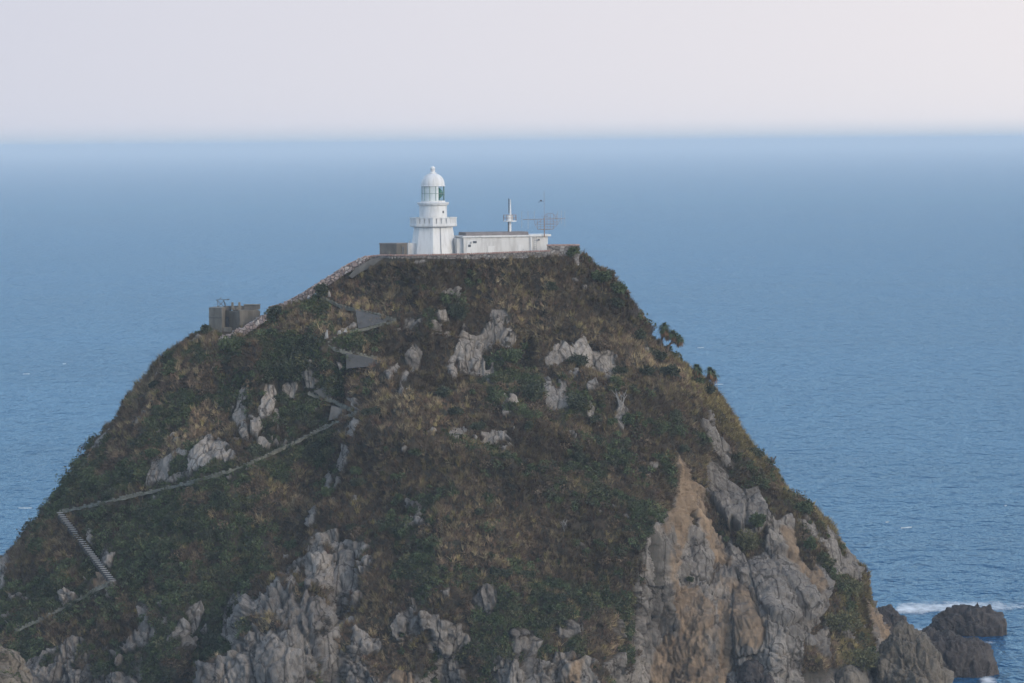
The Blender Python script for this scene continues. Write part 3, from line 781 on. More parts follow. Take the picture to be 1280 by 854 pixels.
def vegetation():
    P, N, rock, px, py, pd = (HL[k] for k in ('P', 'N', 'rock', 'px', 'py', 'pd'))
    ok = HL['front'] & (rock < 0.12) & (pd > 1.6) & (px > -60) & (px < 1180) & (py < 910) & (P[:, 2] > 3)
    idx = np.nonzero(ok)[0]
    w = HL['area'][idx]; w = w / w.sum()
    # where each kind grows
    def kinds(i):
        p = P[i]; x, y = px[i], py[i]
        g = fbm(p * 0.075, 3, 301) + 0.85 * fbm(p * 0.35, 3, 311)
        left = 1 - sm(360, 470, x); rightedge = sm(0, 40, x - np.interp(y, [330, 400, 460, 540, 620, 700], [740, 790, 830, 885, 960, 1030])) * sm(330, 400, y)
        green = g + 0.24 * left - 0.25 * rightedge - 0.22
        return green, rightedge, fbm(p * 0.5, 3, 321), fbm(p * 0.12, 3, 331)
    # grass tufts
    n = 52000
    i = RN.choice(idx, n, p=w); gr, re, f, lo = kinds(i)
    u = RN.uniform(0, 1, n)
    col = np.where((gr + 0.3 * (u - 0.5) > 0.10)[:, None], COLS['olive'], COLS['brown'])
    col = np.where((gr + 0.3 * (u - 0.5) > 0.42)[:, None], COLS['green'], col)
    col = np.where(((f > 0.38) & (gr < 0.25) & (u < 0.6))[:, None], COLS['tan'], col)
    col = np.where(((lo > 0.15) & (gr < 0.15) & (u > 0.55))[:, None], COLS['russet'], col)
    col = np.where(((re > 0.4) & (u < 0.75))[:, None], COLS['yellow'] * RN.uniform(0.7, 1.1, (n, 1)), col)  # sunlit yellow of the right ridge, put into the grass colour
    col = np.where((u > 0.96)[:, None], COLS['grey'], col)
    col = col * (1 + 0.75 * fbm(P[i] * 0.09 + 7, 3, 341))[:, None].clip(0.5, 1.8)
    ln = RN.uniform(0.35, 0.9, n) * (1 + 0.4 * (f > 0.3)); wd_ = RN.uniform(0.06, 0.13, n)
    V, C = blades(P[i] - N[i] * 0.06, N[i], ln, wd_, col, 8)
    tag(tris_attr('grass_cover', V, C, M['grass']), kind='stuff')
    # tussocks: dense drooping clumps of dry grass
    n = 5200
    i = RN.choice(idx, n * 4, p=w); gr, re, f, lo = kinds(i)
    lowr = sm(600, 760, px[i]) * sm(600, 680, py[i])
    i_ok = np.nonzero((gr - 0.5 * lowr - 0.3 * re + RN.uniform(-0.3, 0.3, len(i)) < 0.02))[0][:n]; i = i[i_ok]; re = re[i_ok]; n = len(i)
    u = RN.uniform(0, 1, n)
    col = np.where((u < 0.45)[:, None], COLS['tan'], COLS['brown'] * 1.25)
    col = np.where((u > 0.75)[:, None], COLS['yellow'], col); col = np.where((u > 0.9)[:, None], COLS['russet'], col)
    col = np.where(((re > 0.4) & (u < 0.7))[:, None], COLS['yellow'], col)  # same ridge sunlight coloured into the tussocks
    col = col * (1 + 0.75 * fbm(P[i] * 0.09 + 7, 3, 341))[:, None].clip(0.5, 1.8)
    V, C = blades(P[i] + N[i] * 0.05, N[i], RN.uniform(0.55, 1.15, n), RN.uniform(0.07, 0.13, n), col * RN.uniform(0.75, 1.2, (n, 1)), 30, 0.45, 0.75)
    tag(tris_attr('tussock_cover', V, C, M['grass']), kind='stuff')
    # scrub
    n = 4600
    i = RN.choice(idx, n * 3, p=w); gr, re, f, lo = kinds(i)
    k = np.nonzero((gr + RN.uniform(-0.35, 0.35, len(i)) > 0.04) & (pd[i] > 6))[0][:n]; i = i[k]; gr, re, f, lo = gr[k], re[k], f[k], lo[k]; n = len(i)
    u = RN.uniform(0, 1, n)
    col = np.where((u < 0.45)[:, None], COLS['green'], COLS['dark'])
    col = np.where((u > 0.82)[:, None], COLS['olive'] * 0.8, col)
    col = np.where(((gr < 0.20) & (u > 0.35))[:, None], COLS['brown'] * RN.uniform(0.65, 1.05, (n, 1)), col)
    r = RN.gamma(3, 0.19, n).clip(0.25, 1.7)
    V, C = leafballs(P[i] + N[i] * (r * 0.3)[:, None], r, col * RN.uniform(0.7, 1.35, (n, 1)), 80, 0.24, N[i])
    tag(tris_attr('scrub_cover', V, C, M['leaf']), kind='stuff')
vegetation()

def leaf_bush(px, py, rpx, hpx, label, col='green', name='bush', cat='bush', group=None, lobes=5, leaf=0.24, dy=0.0):
    """a bush standing at (px, py) on the headland: stems and a leafy crown of several lobes"""
    p, nrm = surf(px, py); sc = p[1] / F; r, h = rpx * sc, hpx * sc
    p = p + np.array([0, dy, 0])
    root = tag(empty(name, p), label, cat, group)
    cs = []; rs = []; st = MB()
    for k in range(lobes):
        a = 2 * math.pi * k / lobes + random.uniform(-0.4, 0.4); q = random.uniform(0.25, 0.6)
        c = np.array([math.cos(a) * r * q, math.sin(a) * r * q * 0.8, h * random.uniform(0.35, 0.72)])
        cs.append(c); rs.append(r * random.uniform(0.45, 0.65))
        st.tube([(0, 0, -0.4), tuple(c * np.array([0.4, 0.4, 0.45])), tuple(c)], [0.07, 0.05, 0.025], 6)
    st.build('stem', M['bark'], root)
    cc = np.repeat(COLS[col][None], len(cs), 0) * RN.uniform(0.75, 1.25, (len(cs), 1))
    V, C = leafballs(np.array(cs), np.array(rs), cc, int(260 + 40 * r), leaf, None, min(1.1, 0.8 * h / r + 0.1))
    tris_attr('foliage', V, C, M['leaf'], root)
    return root

B = leaf_bush
B(343, 398, 13, 17, 'dark rounded bush hiding the end of the ridge wall right beside the bunker ruin', 'dark')
B(402, 372, 11, 18, 'dark green bush at the top of the zigzag path below the ridge wall', 'dark')
B(717, 322, 9, 14, 'green bush leaning on the stone enclosure at the right end of the summit', 'green')
B(291, 438, 20, 16, 'wide green bush growing just below the bunker ruin', 'green')
B(258, 416, 8, 9, 'low dark bush against the left foot of the bunker ruin', 'dark')
B(572, 402, 14, 22, 'dark green bush touching the upper left corner of the biggest pale outcrop', 'dark')
B(722, 456, 15, 14, 'dark green bush in front of the right hand pair of pale outcrops', 'dark')
B(668, 502, 18, 22, 'large dark bush left of the squarish lower pale outcrop', 'dark')
B(720, 512, 14, 18, 'dark green bush right of the squarish lower pale outcrop', 'dark')
B(750, 438, 12, 12, 'brownish leafless looking bush on top of the cracked outcrop', 'brown')
B(640, 455, 14, 16, 'mid green bush at the right foot of the biggest pale outcrop', 'green')
B(752, 352, 13, 12, 'small green bush on the skyline just right of the summit enclosure', 'green')
B(772, 366, 13, 13, 'second green bush down the right skyline, above the round dark shrub', 'green')
B(772, 384, 9, 10, 'round dark shrub on the right skyline overhanging the sea', 'dark')
B(800, 425, 8, 12, 'small upright dark shrub left of the upper palm like trees', 'dark')
B(820, 452, 16, 13, 'dark green bush below the upper palm like trees', 'dark')
B(838, 470, 14, 14, 'dark bush on the slope between the upper and lower palm like trees', 'dark')
B(885, 492, 8, 8, 'small dark shrub below the lower palm like trees', 'dark')
B(935, 690, 22, 26, 'dark green bush filling the notch in the right hand cliff', 'olive')
B(948, 660, 11, 18, 'upright green bush on the edge of the notch in the right hand cliff', 'green')
B(1005, 640, 12, 12, 'bright green bush on the right skyline above the grey cliff', 'green')
B(1012, 690, 10, 22, 'tall green bush hanging down the right hand cliff face', 'green')
B(1060, 745, 20, 20, 'brown green bush crowning the lowest buttress at the right', 'olive')
B(1050, 790, 26, 26, 'large olive bush low on the buttress above the sea rocks', 'olive')
B(1078, 838, 30, 26, 'broad olive bush at the very foot of the buttress beside the olive brown rock ridge', 'olive')
B(265, 812, 16, 22, 'dark bush between the rock spires and the large cliff at the bottom', 'dark')
B(862, 727, 4, 5, 'tiny green shrub clinging to the middle of the ochre cliff', 'green', lobes=3)
B(350, 470, 14, 16, 'dark green bush above the pale crags left of the path', 'dark')

# plain dark shrubs of the slopes that nothing tells apart
_n = 0
for _t in range(900):
    x, y = random.uniform(60, 960), random.uniform(350, 800)
    i = surf_i(x, y)
    if i < 0 or HL['rock'][i] > 0.2 or HL['pd'][i] < 14: continue
    if abs(HL['px'][i] - x) > 4 or abs(HL['py'][i] - y) > 4: continue
    B(x, y, random.uniform(6, 12), random.uniform(7, 12), 'small dark green shrub scattered over the brown hillside', random.choice(['dark', 'dark', 'green']), 'shrub', 'shrub', 'dark shrubs scattered over the hillside', lobes=4)
    _n += 1
    if _n >= 46: break

def palm(px, py, hpx, leanpx, label, heads=3):
    """short palm like tree: leaning forked trunk, tufted crowns of long blades, dead brown leaves hanging under them"""
    p, nrm = surf(px, py); sc = p[1] / F; h, ln = hpx * sc, leanpx * sc
    root = tag(empty('palm_tree', p), label, 'palm tree', 'palm like trees on the right skyline')
    t = MB(); tops = []
    t.tube([(0, 0, -0.8), (ln * 0.2, 0, h * 0.3), (ln * 0.45, 0, h * 0.5)], [0.2, 0.16, 0.14], 8)
    for k in range(heads):
        e = (ln * (0.55 + 0.5 * k / max(1, heads - 1)) + random.uniform(-.2, .2), random.uniform(-0.5, 0.5), h * (0.95 - 0.28 * k / max(1, heads - 1)))
        t.tube([(ln * 0.43, 0, h * 0.47), ((ln * 0.45 + e[0]) / 2, e[1] / 2, h * 0.45 + 0.35 * (e[2] - h * 0.45)), e], [0.13, 0.10, 0.09], 8)
        tops.append(e)
    t.build('trunk', M['bark'], root, True)
    for e in tops:
        e = np.array(e); n_ = 46
        def crown(n_, L, elev, droop, col, wid):
            V = []; C = []
            for j in range(n_):
                a = random.uniform(0, 2 * math.pi); el = random.uniform(*elev)
                d = np.array([math.cos(a) * math.cos(el), math.sin(a) * math.cos(el), math.sin(el)])
                s_ = np.array([-math.sin(a), math.cos(a), 0]) * wid * random.uniform(0.7, 1.3)
                l = L * random.uniform(0.7, 1.15)
                m1 = e + d * l * 0.5; tp = e + d * l - np.array([0, 0, droop * l])
                V += [e - s_ * 0.5, e + s_ * 0.5, m1 + s_, e - s_ * 0.5, m1 + s_, m1 - s_, m1 - s_, m1 + s_, tp]
                c = np.array(col) * random.uniform(0.6, 1.4); C += [c] * 9
            return np.array(V), np.array(C)
        V, C = crown(84, 1.15, (-0.35, 1.3), 0.40, (0.075, 0.098, 0.048), 0.10)
        tris_attr('crown', V, C, M['leaf'], root)
        V, C = crown(70, 1.2, (-1.4, -0.6), 0.1, (0.20, 0.115, 0.06), 0.11)
        tris_attr('dead_leaves', V, C, M['leaf'], root)
palm(825, 434, 27, 8, 'upper palm like tree standing upright on the right skyline above the sea', 3)
palm(832, 441, 25, 16, 'palm like tree leaning out over the sea just right of the upper upright one', 3)
palm(867, 476, 17, 6, 'lower palm like tree, stubby and upright on the right skyline', 2)
palm(878, 481, 18, 15, 'lowest palm like tree, with dead leaves, leaning right over the sea', 2)

def bare_twigs(px, py, hpx, label, mat, name='bare_bush', cat='bare bush', n=26, spread=0.9, r=0.022):
    p, nrm = surf(px, py); sc = p[1] / F; h = hpx * sc
    o = MB()
    for k in range(n):
        a = random.uniform(0, 2 * math.pi); q = spread * random.uniform(0.2, 1)
        e = Vector((math.cos(a) * q * h, math.sin(a) * q * h * 0.5, h * random.uniform(0.5, 1.0)))
        mid = e * 0.5 + Vector((random.uniform(-.2, .2), random.uniform(-.2, .2), 0.15 * h))
        o.tube([(0, 0, -0.3), mid, e], [r * 1.6, r * 1.2, r * 0.6], 5)
        o.tube([mid, mid + Vector((random.uniform(-.5, .5), random.uniform(-.3, .3), random.uniform(0.2, .6))) * h * 0.6], [r, r * 0.5], 5)
    b = o.build(name, mat); b.location = p
    return tag(b, label, cat)
bare_twigs(793, 398, 14, 'leafless grey twiggy bush on the right skyline between the green bushes and the palms', M['bark'], r=0.035)
bare_twigs(812, 418, 13, 'leafless brown twiggy bush just above the upper palm like trees', M['bark'], r=0.035)
bare_twigs(776, 512, 30, 'bleached dead tree with bare branches below the cracked pale outcrops', M['deadwood'], 'dead_tree', 'dead tree', 7, 0.5, 0.035)
bare_twigs(966, 576, 8, 'short dead branch poking out over the sea from the right skyline', M['bark'], 'dead_branch', 'branch', 3, 0.8, 0.07)
bare_twigs(705, 665, 17, 'pale dry stalk standing up in the brown grass of the front slope', M['deadwood'], 'dry_stalk', 'dry plant', 9, 0.4, 0.022)

# ------------------------------------------------------------------ zigzag path, retaining walls, stairs
def path(name, pts, wid=1.1):
    q = []
    for (x0, y0), (x1, y1) in zip(pts[:-1], pts[1:]):
        nn = max(2, int(math.hypot(x1 - x0, y1 - y0) / 4))
        q += [(x0 + (x1 - x0) * t / nn, y0 + (y1 - y0) * t / nn) for t in range(nn)]
    q.append(pts[-1])
    C = np.array([surf(x, y)[0] for x, y in q]); Nn = np.array([surf(x, y)[1] for x, y in q])
    Y = C[:, 1]
    for _ in range(6): Y = np.convolve(np.pad(Y, 2, 'edge'), np.ones(5) / 5, 'valid')
    C = np.array([at(x, y, yy) for (x, y), yy in zip(q, Y)])
    h = Nn.copy(); h[:, 2] = 0; h = unit(h)
    for _ in range(5): h = np.stack([np.convolve(np.pad(h[:, k], 2, 'edge'), np.ones(5) / 5, 'valid') for k in range(3)], 1)
    h = unit(h)
    o = MB(); k = MB()
    for i in range(len(C)):
        a = C[i] - h[i] * 0.9; b = C[i] + h[i] * 0.40; z = np.array([0, 0, 1.0])
        o.v += [tuple(a + z * 0.05), tuple(b + z * 0.05), tuple(b - z * (0.22 + 0.2 * random.random()))]
    for i in range(len(C) - 1):
        b = i * 3
        o.f += [(b, b + 1, b + 4, b + 3), (b + 1, b + 2, b + 5, b + 4)]
    tag(o.build(name, M['path']), kind='structure')
    # broken kerb stones along the outer edge
    for i in range(len(C) - 1):
        if random.random() < 0.32: continue
        m_ = (C[i] + C[i + 1]) / 2 + h[i] * 0.36; t = C[i + 1] - C[i]
        k.box((m_[0], m_[1], m_[2] + 0.14), (np.linalg.norm(t[:2]) * random.uniform(0.5, 0.95), 0.22, 0.2), math.atan2(t[1], t[0]), None, 0.04)
    return k.build('kerb', M['step'] if name == 'x' else M['path'])
KERBS = {0: 'line of kerb stones along the topmost leg of the zigzag path', 1: 'line of kerb stones along the second leg of the zigzag path', 2: 'short line of kerb stones by the lowest hairpin of the zigzag path',
         3: 'long line of kerb stones along the path below the pale rock slab', 4: 'faint line of kerb stones along the path below the stairway'}
for _k, L in enumerate([PATH_A, PATH_B, PATH_C, PATH_D, PATH_E]):
    tag(path('footpath', L), KERBS[_k], 'kerb', 'kerbs of the zigzag path')

def slab_wall(pts, label, thick=1.6, mat='wall_concrete', name='retaining_wall', out=0.55):
    ys = [float(surf(x, y)[0][1]) for x, y in pts]
    y0 = min(ys) - out
    # a plane through the wall, leaning with the slope
    ymean = np.mean(ys); ct = sum(p[1] for p in pts) / len(pts)
    sl_ = np.polyfit([p[1] for p in pts], ys, 1)[0] if max(p[1] for p in pts) - min(p[1] for p in pts) > 4 else 0
    sl_ = max(-0.10, min(0, sl_))
    fr = [at(x, y, ymean - out + sl_ * (y - ct)) for x, y in pts]
    n_ = len(fr); o = MB()
    bk = [p + np.array([0, thick + 0.6, 0]) for p in fr]
    o.add(fr + bk, [tuple(range(n_ - 1, -1, -1)), tuple(range(n_, 2 * n_))] + [(i, (i + 1) % n_, n_ + (i + 1) % n_, n_ + i) for i in range(n_)])
    return tag(o.build(name, M[mat]), label, 'retaining wall')
slab_wall([(444, 388), (470, 394), (494, 400), (470, 406), (448, 411)], 'smooth grey retaining wall under the upper hairpin of the path')
slab_wall([(432, 441), (455, 446), (478, 452), (462, 458), (433, 461)], 'smooth grey retaining wall under the middle hairpin of the path', out=1.0)
slab_wall([(392, 489), (414, 481), (414, 500), (400, 495)], 'small rough grey wall just above the lowest hairpin of the path', mat='concrete_dark')
slab_wall([(414, 508), (446, 514), (424, 522), (411, 526)], 'rough grey wall just under the lowest hairpin of the path', mat='concrete_dark')
slab_wall([(436, 345), (445, 335), (464, 324), (480, 322), (478, 330), (455, 338), (440, 348)], 'smooth sloping concrete wall beside the top of the ridge steps', mat='concrete_dark', thick=2.0)

def stairs():
    a, na = surf(*STAIR[0]); b, nb = surf(*STAIR[1]); N_ = 34
    root = tag(empty('stairway', b), 'long straight concrete stairway climbing the left slope between two legs of the path', 'stairs')
    ys = [float(surf(STAIR[0][0] + (STAIR[1][0] - STAIR[0][0]) * t, STAIR[0][1] + (STAIR[1][1] - STAIR[0][1]) * t)[0][1]) for t in np.linspace(0, 1, N_)]
    cf = np.polyfit(np.linspace(0, 1, N_), ys, 2); yy = np.polyval(cf, np.linspace(0, 1, N_)) - 0.7
    pts = [at(STAIR[0][0] + (STAIR[1][0] - STAIR[0][0]) * t, STAIR[0][1] + (STAIR[1][1] - STAIR[0][1]) * t, y) for t, y in zip(np.linspace(0, 1, N_), yy)]
    me = None
    for i, p in enumerate(pts):
        if me is None:
            o = MB().box((0, 0, 0), (0.86, 0.32, 0.11)).build('step', M['step'], root, bevel=0.015); me = o.data
        else:
            o = bpy.data.objects.new('step', me); COL.objects.link(o); o.parent = root
        o.location = Vector(p) - root.location; o.rotation_euler = (0, 0, rad(-6 + random.uniform(-2, 2)))
    s_ = MB()
    for i in range(N_ - 1):
        p, q = pts[i], pts[i + 1]
        m_ = (Vector(p) + Vector(q)) / 2 - root.location
        s_.box((m_.x, m_.y + 0.25, m_.z - 0.45), (0.8, 0.5, 0.5), rad(-6))
    s_.build('stair_base', M['wall_concrete'], root)
stairs()

def rubble_wall(name, pts, width_px, label, cat, mat, thick=1.2, n=240, dy=-0.6, big=0.30):
    """a wall of individual rough stones that follows the slope: pts are its top edge"""
    o = MB(); tot = sum(math.hypot(x1 - x0, y1 - y0) for (x0, y0), (x1, y1) in zip(pts[:-1], pts[1:]))
    core = MB()
    for (x0, y0), (x1, y1) in zip(pts[:-1], pts[1:]):
        m_ = max(2, int(n * math.hypot(x1 - x0, y1 - y0) / tot))
        for _ in range(m_):
            t = random.random(); v = random.random()
            x, y = x0 + (x1 - x0) * t, y0 + (y1 - y0) * t
            ys = YA - 1.5 + dy + random.uniform(-0.15, 0.15)
            p = at(x, y + v * width_px, ys - 0.0)
            sz = big * random.uniform(0.5, 1.5)
            o.box(p, (sz * 1.5, sz * 1.2, sz), 0, Matrix.Rotation(random.uniform(-.4, .4), 3, 'Y') @ Matrix.Rotation(random.uniform(-.5, .5), 3, 'Z'), 0.06)
        q = [at(x0, y0 + 0.5, YA - 1.5 + dy), at(x1, y1 + 0.5, YA - 1.5 + dy), at(x1, y1 + width_px + 3, YA - 1.8 + dy), at(x0, y0 + width_px + 3, YA - 1.8 + dy)]
        r = [p + np.array([0, thick, 0]) for p in q]
        o.add(q + r, [(3, 2, 1, 0), (4, 5, 6, 7), (0, 1, 5, 4), (1, 2, 6, 5), (2, 3, 7, 6), (3, 0, 4, 7)])
    return tag(o.build(name, M[mat]), label, cat)
w = rubble_wall('stone_wall', [(338, 384), (355, 380), (378, 368), (400, 354), (418, 343), (434, 332), (458, 321)], 6, 'pale pinkish rubble wall of the steps running down the left ridge from the summit', 'stone wall', 'pinkstone', n=420)
cp = MB()
for (x0, y0), (x1, y1) in [((355, 379.5), (378, 367.5)), ((378, 367.5), (400, 353.5)), ((400, 353.5), (418, 342.5)), ((418, 342.5), (434, 331.5)), ((434, 331.5), (458, 320.5))]:
    a, b = at(x0, y0, YA - 2.0), at(x1, y1, YA - 2.0); cp.tube([a, b], 0.17, 6)
cp.build('coping', M['coping'], w)
rubble_wall('stone_wall', [(330, 394), (318, 402), (306, 410), (296, 414), (284, 420), (274, 424)], 6, 'low broken rubble wall in front of the bunker ruin', 'stone wall', 'pinkstone', n=170, dy=-5.2, big=0.34)

# summit wall with its reddish coping
def summit_wall():
    top = [(456, 321.5), (466, 320.4), (476, 319.5), (490, 319.5), (510, 319.5), (545, 318.8), (580, 318.0), (620, 316.5), (660, 314.8), (688, 313.8)]
    o = MB(); c = MB(); xl_, xr_ = at(470, 320, YA)[0], at(728, 320, YA)[0]
    def Yw(px):
        q = min(0.98, abs((at(px, 320, YA)[0] - (xl_ + xr_) / 2) / ((xr_ - xl_) / 2)))
        return YA - 6.0 * (1 - q ** 4.5) ** 0.5 - 0.4
    for (x0, y0), (x1, y1) in zip(top[:-1], top[1:]):
        a, b = at(x0, y0, Yw(x0)), at(x1, y1, Yw(x1)); dn = np.array([0, 0, 1.5]); bk = np.array([0, 0.55, 0])
        q = [a, b, b - dn, a - dn]; r = [p + bk for p in q]
        o.add(q + r, [(3, 2, 1, 0), (4, 5, 6, 7), (0, 1, 5, 4), (2, 3, 7, 6)])
        nst = int((x1 - x0) / 2.6)
        for k in range(nst):
            p = a + (b - a) * (k + 0.5) / nst
            c.box((p[0], p[1] + 0.25, p[2] + 0.04), ((b - a)[0] / nst * random.uniform(0.8, 0.97), 0.75, 0.2), 0, None, 0.025)
        for k in range(int((x1 - x0) * 1.4)):
            t = random.random(); p = a + (b - a) * t - np.array([0, 0, random.uniform(0.2, 0.9)]); sz = random.uniform(0.16, 0.36)
            o.box((p[0], p[1], p[2]), (sz * 1.5, 0.16, sz), 0, None, 0.05)
    w = tag(o.build('stone_wall', M['stone']), 'long low stone wall along the summit in front of the lighthouse and white building', 'stone wall')
    c.build('coping', M['coping'], w)
summit_wall()

# stone enclosure at the right end
def enclosure():
    p = at(704, 322, YA - 3.0); root = tag(empty('stone_enclosure', p), 'square weathered stone enclosure at the right end of the summit beside the white building', 'stone enclosure')
    s_ = p[1] / F
    w_ = MB(); W_, H_ = 40 * s_, 15 * s_
    w_.box((0, -1.2, H_ / 2), (W_, 0.5, H_)); w_.box((0, 1.8, H_ / 2), (W_, 0.5, H_)); w_.box((-W_ / 2 + 0.25, 0.3, H_ / 2), (0.5, 2.5, H_)); w_.box((W_ / 2 - 0.25, 0.3, H_ / 2), (0.5, 2.5, H_))
    ew = w_.build('wall', M['stone'], root)
    c = MB(); c.box((0, -1.2, H_ + 0.07), (W_ + 0.15, 0.62, 0.14)); c.box((0, 1.8, H_ + 0.07), (W_ + 0.15, 0.62, 0.14))
    c.box((-W_ / 2 + 0.25, 0.3, H_ + 0.07), (0.62, 2.38, 0.14)); c.box((W_ / 2 - 0.25, 0.3, H_ + 0.07), (0.62, 2.38, 0.14)); c.build('coping', M['coping'], ew)
    b = MB(); b.box((W_ / 2 - 0.45, -1.22, -0.55), (0.8, 0.7, 1.08)); b.build('pier', M['stone'], root)
    f = MB(); f.box((W_ / 2 - 1.6, -1.3, -0.9), (1.3, 0.4, 1.5)); f.build('footing', M['concrete_dark'], root)
enclosure()

# ------------------------------------------------------------------ lighthouse
def lighthouse():
    p = at(542, 320, YA); s_ = p[1] / F
    root = tag(empty('lighthouse', p), 'white lighthouse with a tapered eight sided base, gallery and domed lantern', 'lighthouse')
    A0 = -math.pi / 2                       # one edge of the octagon faces the viewer
    z = lambda py: (320 - py) * s_
    r = lambda w: w * s_
    tw = MB(); tw.lathe([(r(30.0), z(322)), (r(24.2), z(284.2))], 8, A0); tw.build('tower_base', M['white'], root)
    pl = MB(); pl.lathe([(r(31.5), z(322.5)), (r(31.2), z(318.2)), (r(30.2), z(317.6))], 8, A0); pl.build('plinth', M['white'], root)
    g = MB(); g.lathe([(r(24.2), z(284.2)), (r(26.4), z(283.6)), (r(29.4), z(282.8)), (r(29.6), z(281.3)), (r(29.6), z(280.9))], 8, A0); g.build('gallery_floor', M['white'], root)
    # gallery parapet: solid panels with three upright slots on each side, rail on top
    pr = MB(); rail = MB(); Ro, Ri = r(29.2), r(27.8)
    for k in range(8):
        a, b = A0 + k * math.pi / 4, A0 + (k + 1) * math.pi / 4
        v0 = Vector((math.cos(a) * Ro, math.sin(a) * Ro, 0)); v1 = Vector((math.cos(b) * Ro, math.sin(b) * Ro, 0))
        d = (v1 - v0); L = d.length; d.normalize(); nn = Vector((d.y, -d.x, 0)); ang = math.atan2(d.y, d.x)
        zt, zb = z(272.8), z(280.9)
        segs = [(0.0, 0.17), (0.29, 0.41), (0.53, 0.65), (0.77, 1.0)] if True else []
        segs = [(0.0, 0.16), (0.25, 0.455), (0.545, 0.75), (0.84, 1.0)]
        for t0, t1 in segs:
            m_ = v0 + d * L * (t0 + t1) / 2 - nn * 0.11
            pr.box((m_.x, m_.y, (zt + zb) / 2), (L * (t1 - t0), 0.2, zt - zb), ang)
        m_ = v0 + d * L / 2 - nn * 0.24
        pr.box((m_.x, m_.y, (zt + zb) / 2), (L * 0.94, 0.06, zt - zb - 0.02), ang)
        m_ = v0 + d * L / 2 - nn * 0.11
        rail.box((m_.x, m_.y, zt + 0.06), (L + 0.10, 0.3, 0.13), ang); rail.box((m_.x, m_.y, zb + 0.09), (L + 0.02, 0.235, 0.17), ang)
    pa_ = pr.build('parapet', M['white'], root); rail.build('rail', M['white'], pa_)
    cy = MB(); cy.lathe([(r(17.3), z(281)), (r(17.2), z(257.2))], 48); cy.build('upper_tower', M['white'], root, True)
    rg = MB(); rg.lathe([(r(17.4), z(257.0)), (r(19.0), z(256.5)), (r(19.2), z(255.2)), (r(20.0), z(254.6)), (r(20.0), z(253.2)), (r(15.3), z(252.6)), (r(15.3), z(252.0))], 48); rg.build('cornice', M['white'], root, True)
    # lantern
    lt = MB(); lt.lathe([(r(15.0), z(252.2)), (r(15.0), z(251.0))], 48); lt.build('lantern_sill', M['white'], root, True)
    mu = MB(); NM = 12
    for k in range(NM):
        a = 2 * math.pi * (k + 0.5) / NM; x, y = math.cos(a) * r(14.5), math.sin(a) * r(14.5)
        mu.tube([(x, y, z(251.5)), (x, y, z(232.5))], 0.045, 6)
    for zz in (z(242.0),):
        pts = [(math.cos(t) * r(14.5), math.sin(t) * r(14.5), zz) for t in np.linspace(0, 2 * math.pi, 49)]
        mu.tube(pts, 0.03, 5)
    gl = MB(); V = []; n_ = 48
    gl.lathe([(r(14.3), z(251.2)), (r(14.3), z(232.6))], n_, 0, False); lg = gl.build('lantern_glass', M['glass'], root, True); mu.build('glazing_bars', M['frame_green'], lg)
    # white blinds behind the glass on most sides, open to the right
    bl = MB(); aa = np.linspace(rad(-58), rad(-58 - 118), 18)
    for a, b in zip(aa[:-1], aa[1:]):
        q = [(math.cos(a) * r(13.3), math.sin(a) * r(13.3)), (math.cos(b) * r(13.3), math.sin(b) * r(13.3))]
        i_ = [(math.cos(a) * r(13.0), math.sin(a) * r(13.0)), (math.cos(b) * r(13.0), math.sin(b) * r(13.0))]
        bl.add([(*q[0], z(251)), (*q[1], z(251)), (*q[1], z(232.8)), (*q[0], z(232.8)), (*i_[0], z(251)), (*i_[1], z(251)), (*i_[1], z(232.8)), (*i_[0], z(232.8))],
               [(3, 2, 1, 0), (4, 5, 6, 7), (0, 1, 5, 4), (1, 2, 6, 5), (2, 3, 7, 6), (3, 0, 4, 7)])
    bl.build('blind', M['white_blind'], root)
    le = MB(); le.lathe([(0.30, z(250.5)), (0.34, z(248)), (0.62, z(246)), (0.85, z(242)), (0.62, z(238)), (0.34, z(236)), (0.25, z(234.5))], 24); o = le.build('lens', M['lens'], root, True)
    o.location = (r(5.2), r(-2), 0)
    do = MB(); prof_ = [(r(15.4), z(233.0)), (r(15.4), z(232.2)), (r(14.7), z(231.8))]
    for t in np.linspace(0.08, 1.0, 12):
        a = t * math.pi / 2; prof_.append((r(14.7) * math.cos(a) * 0.995 + r(2.6) * t * 0.6, z(231.8) + r(15.0) * math.sin(a)))
    prof_[-1] = (r(3.6), z(216.9))
    do.lathe(prof_, 48); do.build('dome', M['white'], root, True)
    fi = MB(); fi.lathe([(r(4.4), z(217.2)), (r(4.4), z(216.0)), (r(3.0), z(215.4)), (r(2.4), z(214.0)), (r(3.2), z(213.6)), (r(3.2), z(213.0)), (r(1.9), z(212.8))], 32)
    pts = [(r(3.0) * math.cos(a), z(210.9) + r(3.0) * math.sin(a)) for a in np.linspace(-0.95, 1.5, 14)]
    fi.lathe(pts, 32); fi.build('finial', M['white'], root, True)
    dp = MB()
    pa = Vector((math.sin(rad(22)) * r(24.6), -math.cos(rad(22)) * r(22.9), z(284))); pb = Vector((math.sin(rad(20)) * r(30.2), -math.cos(rad(22)) * r(28.5), z(320)))
    dp.tube([pa, (pa + pb) / 2 + Vector((0, 0, 0.0)), pb], 0.05, 6); dp.build('cable', M['grey_metal'], root)
    wi = MB(); a = rad(-43); wi.box((math.cos(a) * r(17.25), math.sin(a) * r(17.25), z(265)), (0.22, 0.12, 0.34), a + math.pi / 2); wi.build('window', M['dark_glass'], root)
    an = MB(); an.box((r(-27.5), -0.4, z(312.5)), (r(11), 2.4, r(18)), rad(8)); an.build('side_annex', M['wall_white'], root)
    po = MB(); po.tube([(r(-30), -0.8, z(305)), (r(-30), -0.8, z(300.5))], 0.08, 6); po.build('vent_pipe', M['grey_metal'], root)
lighthouse()

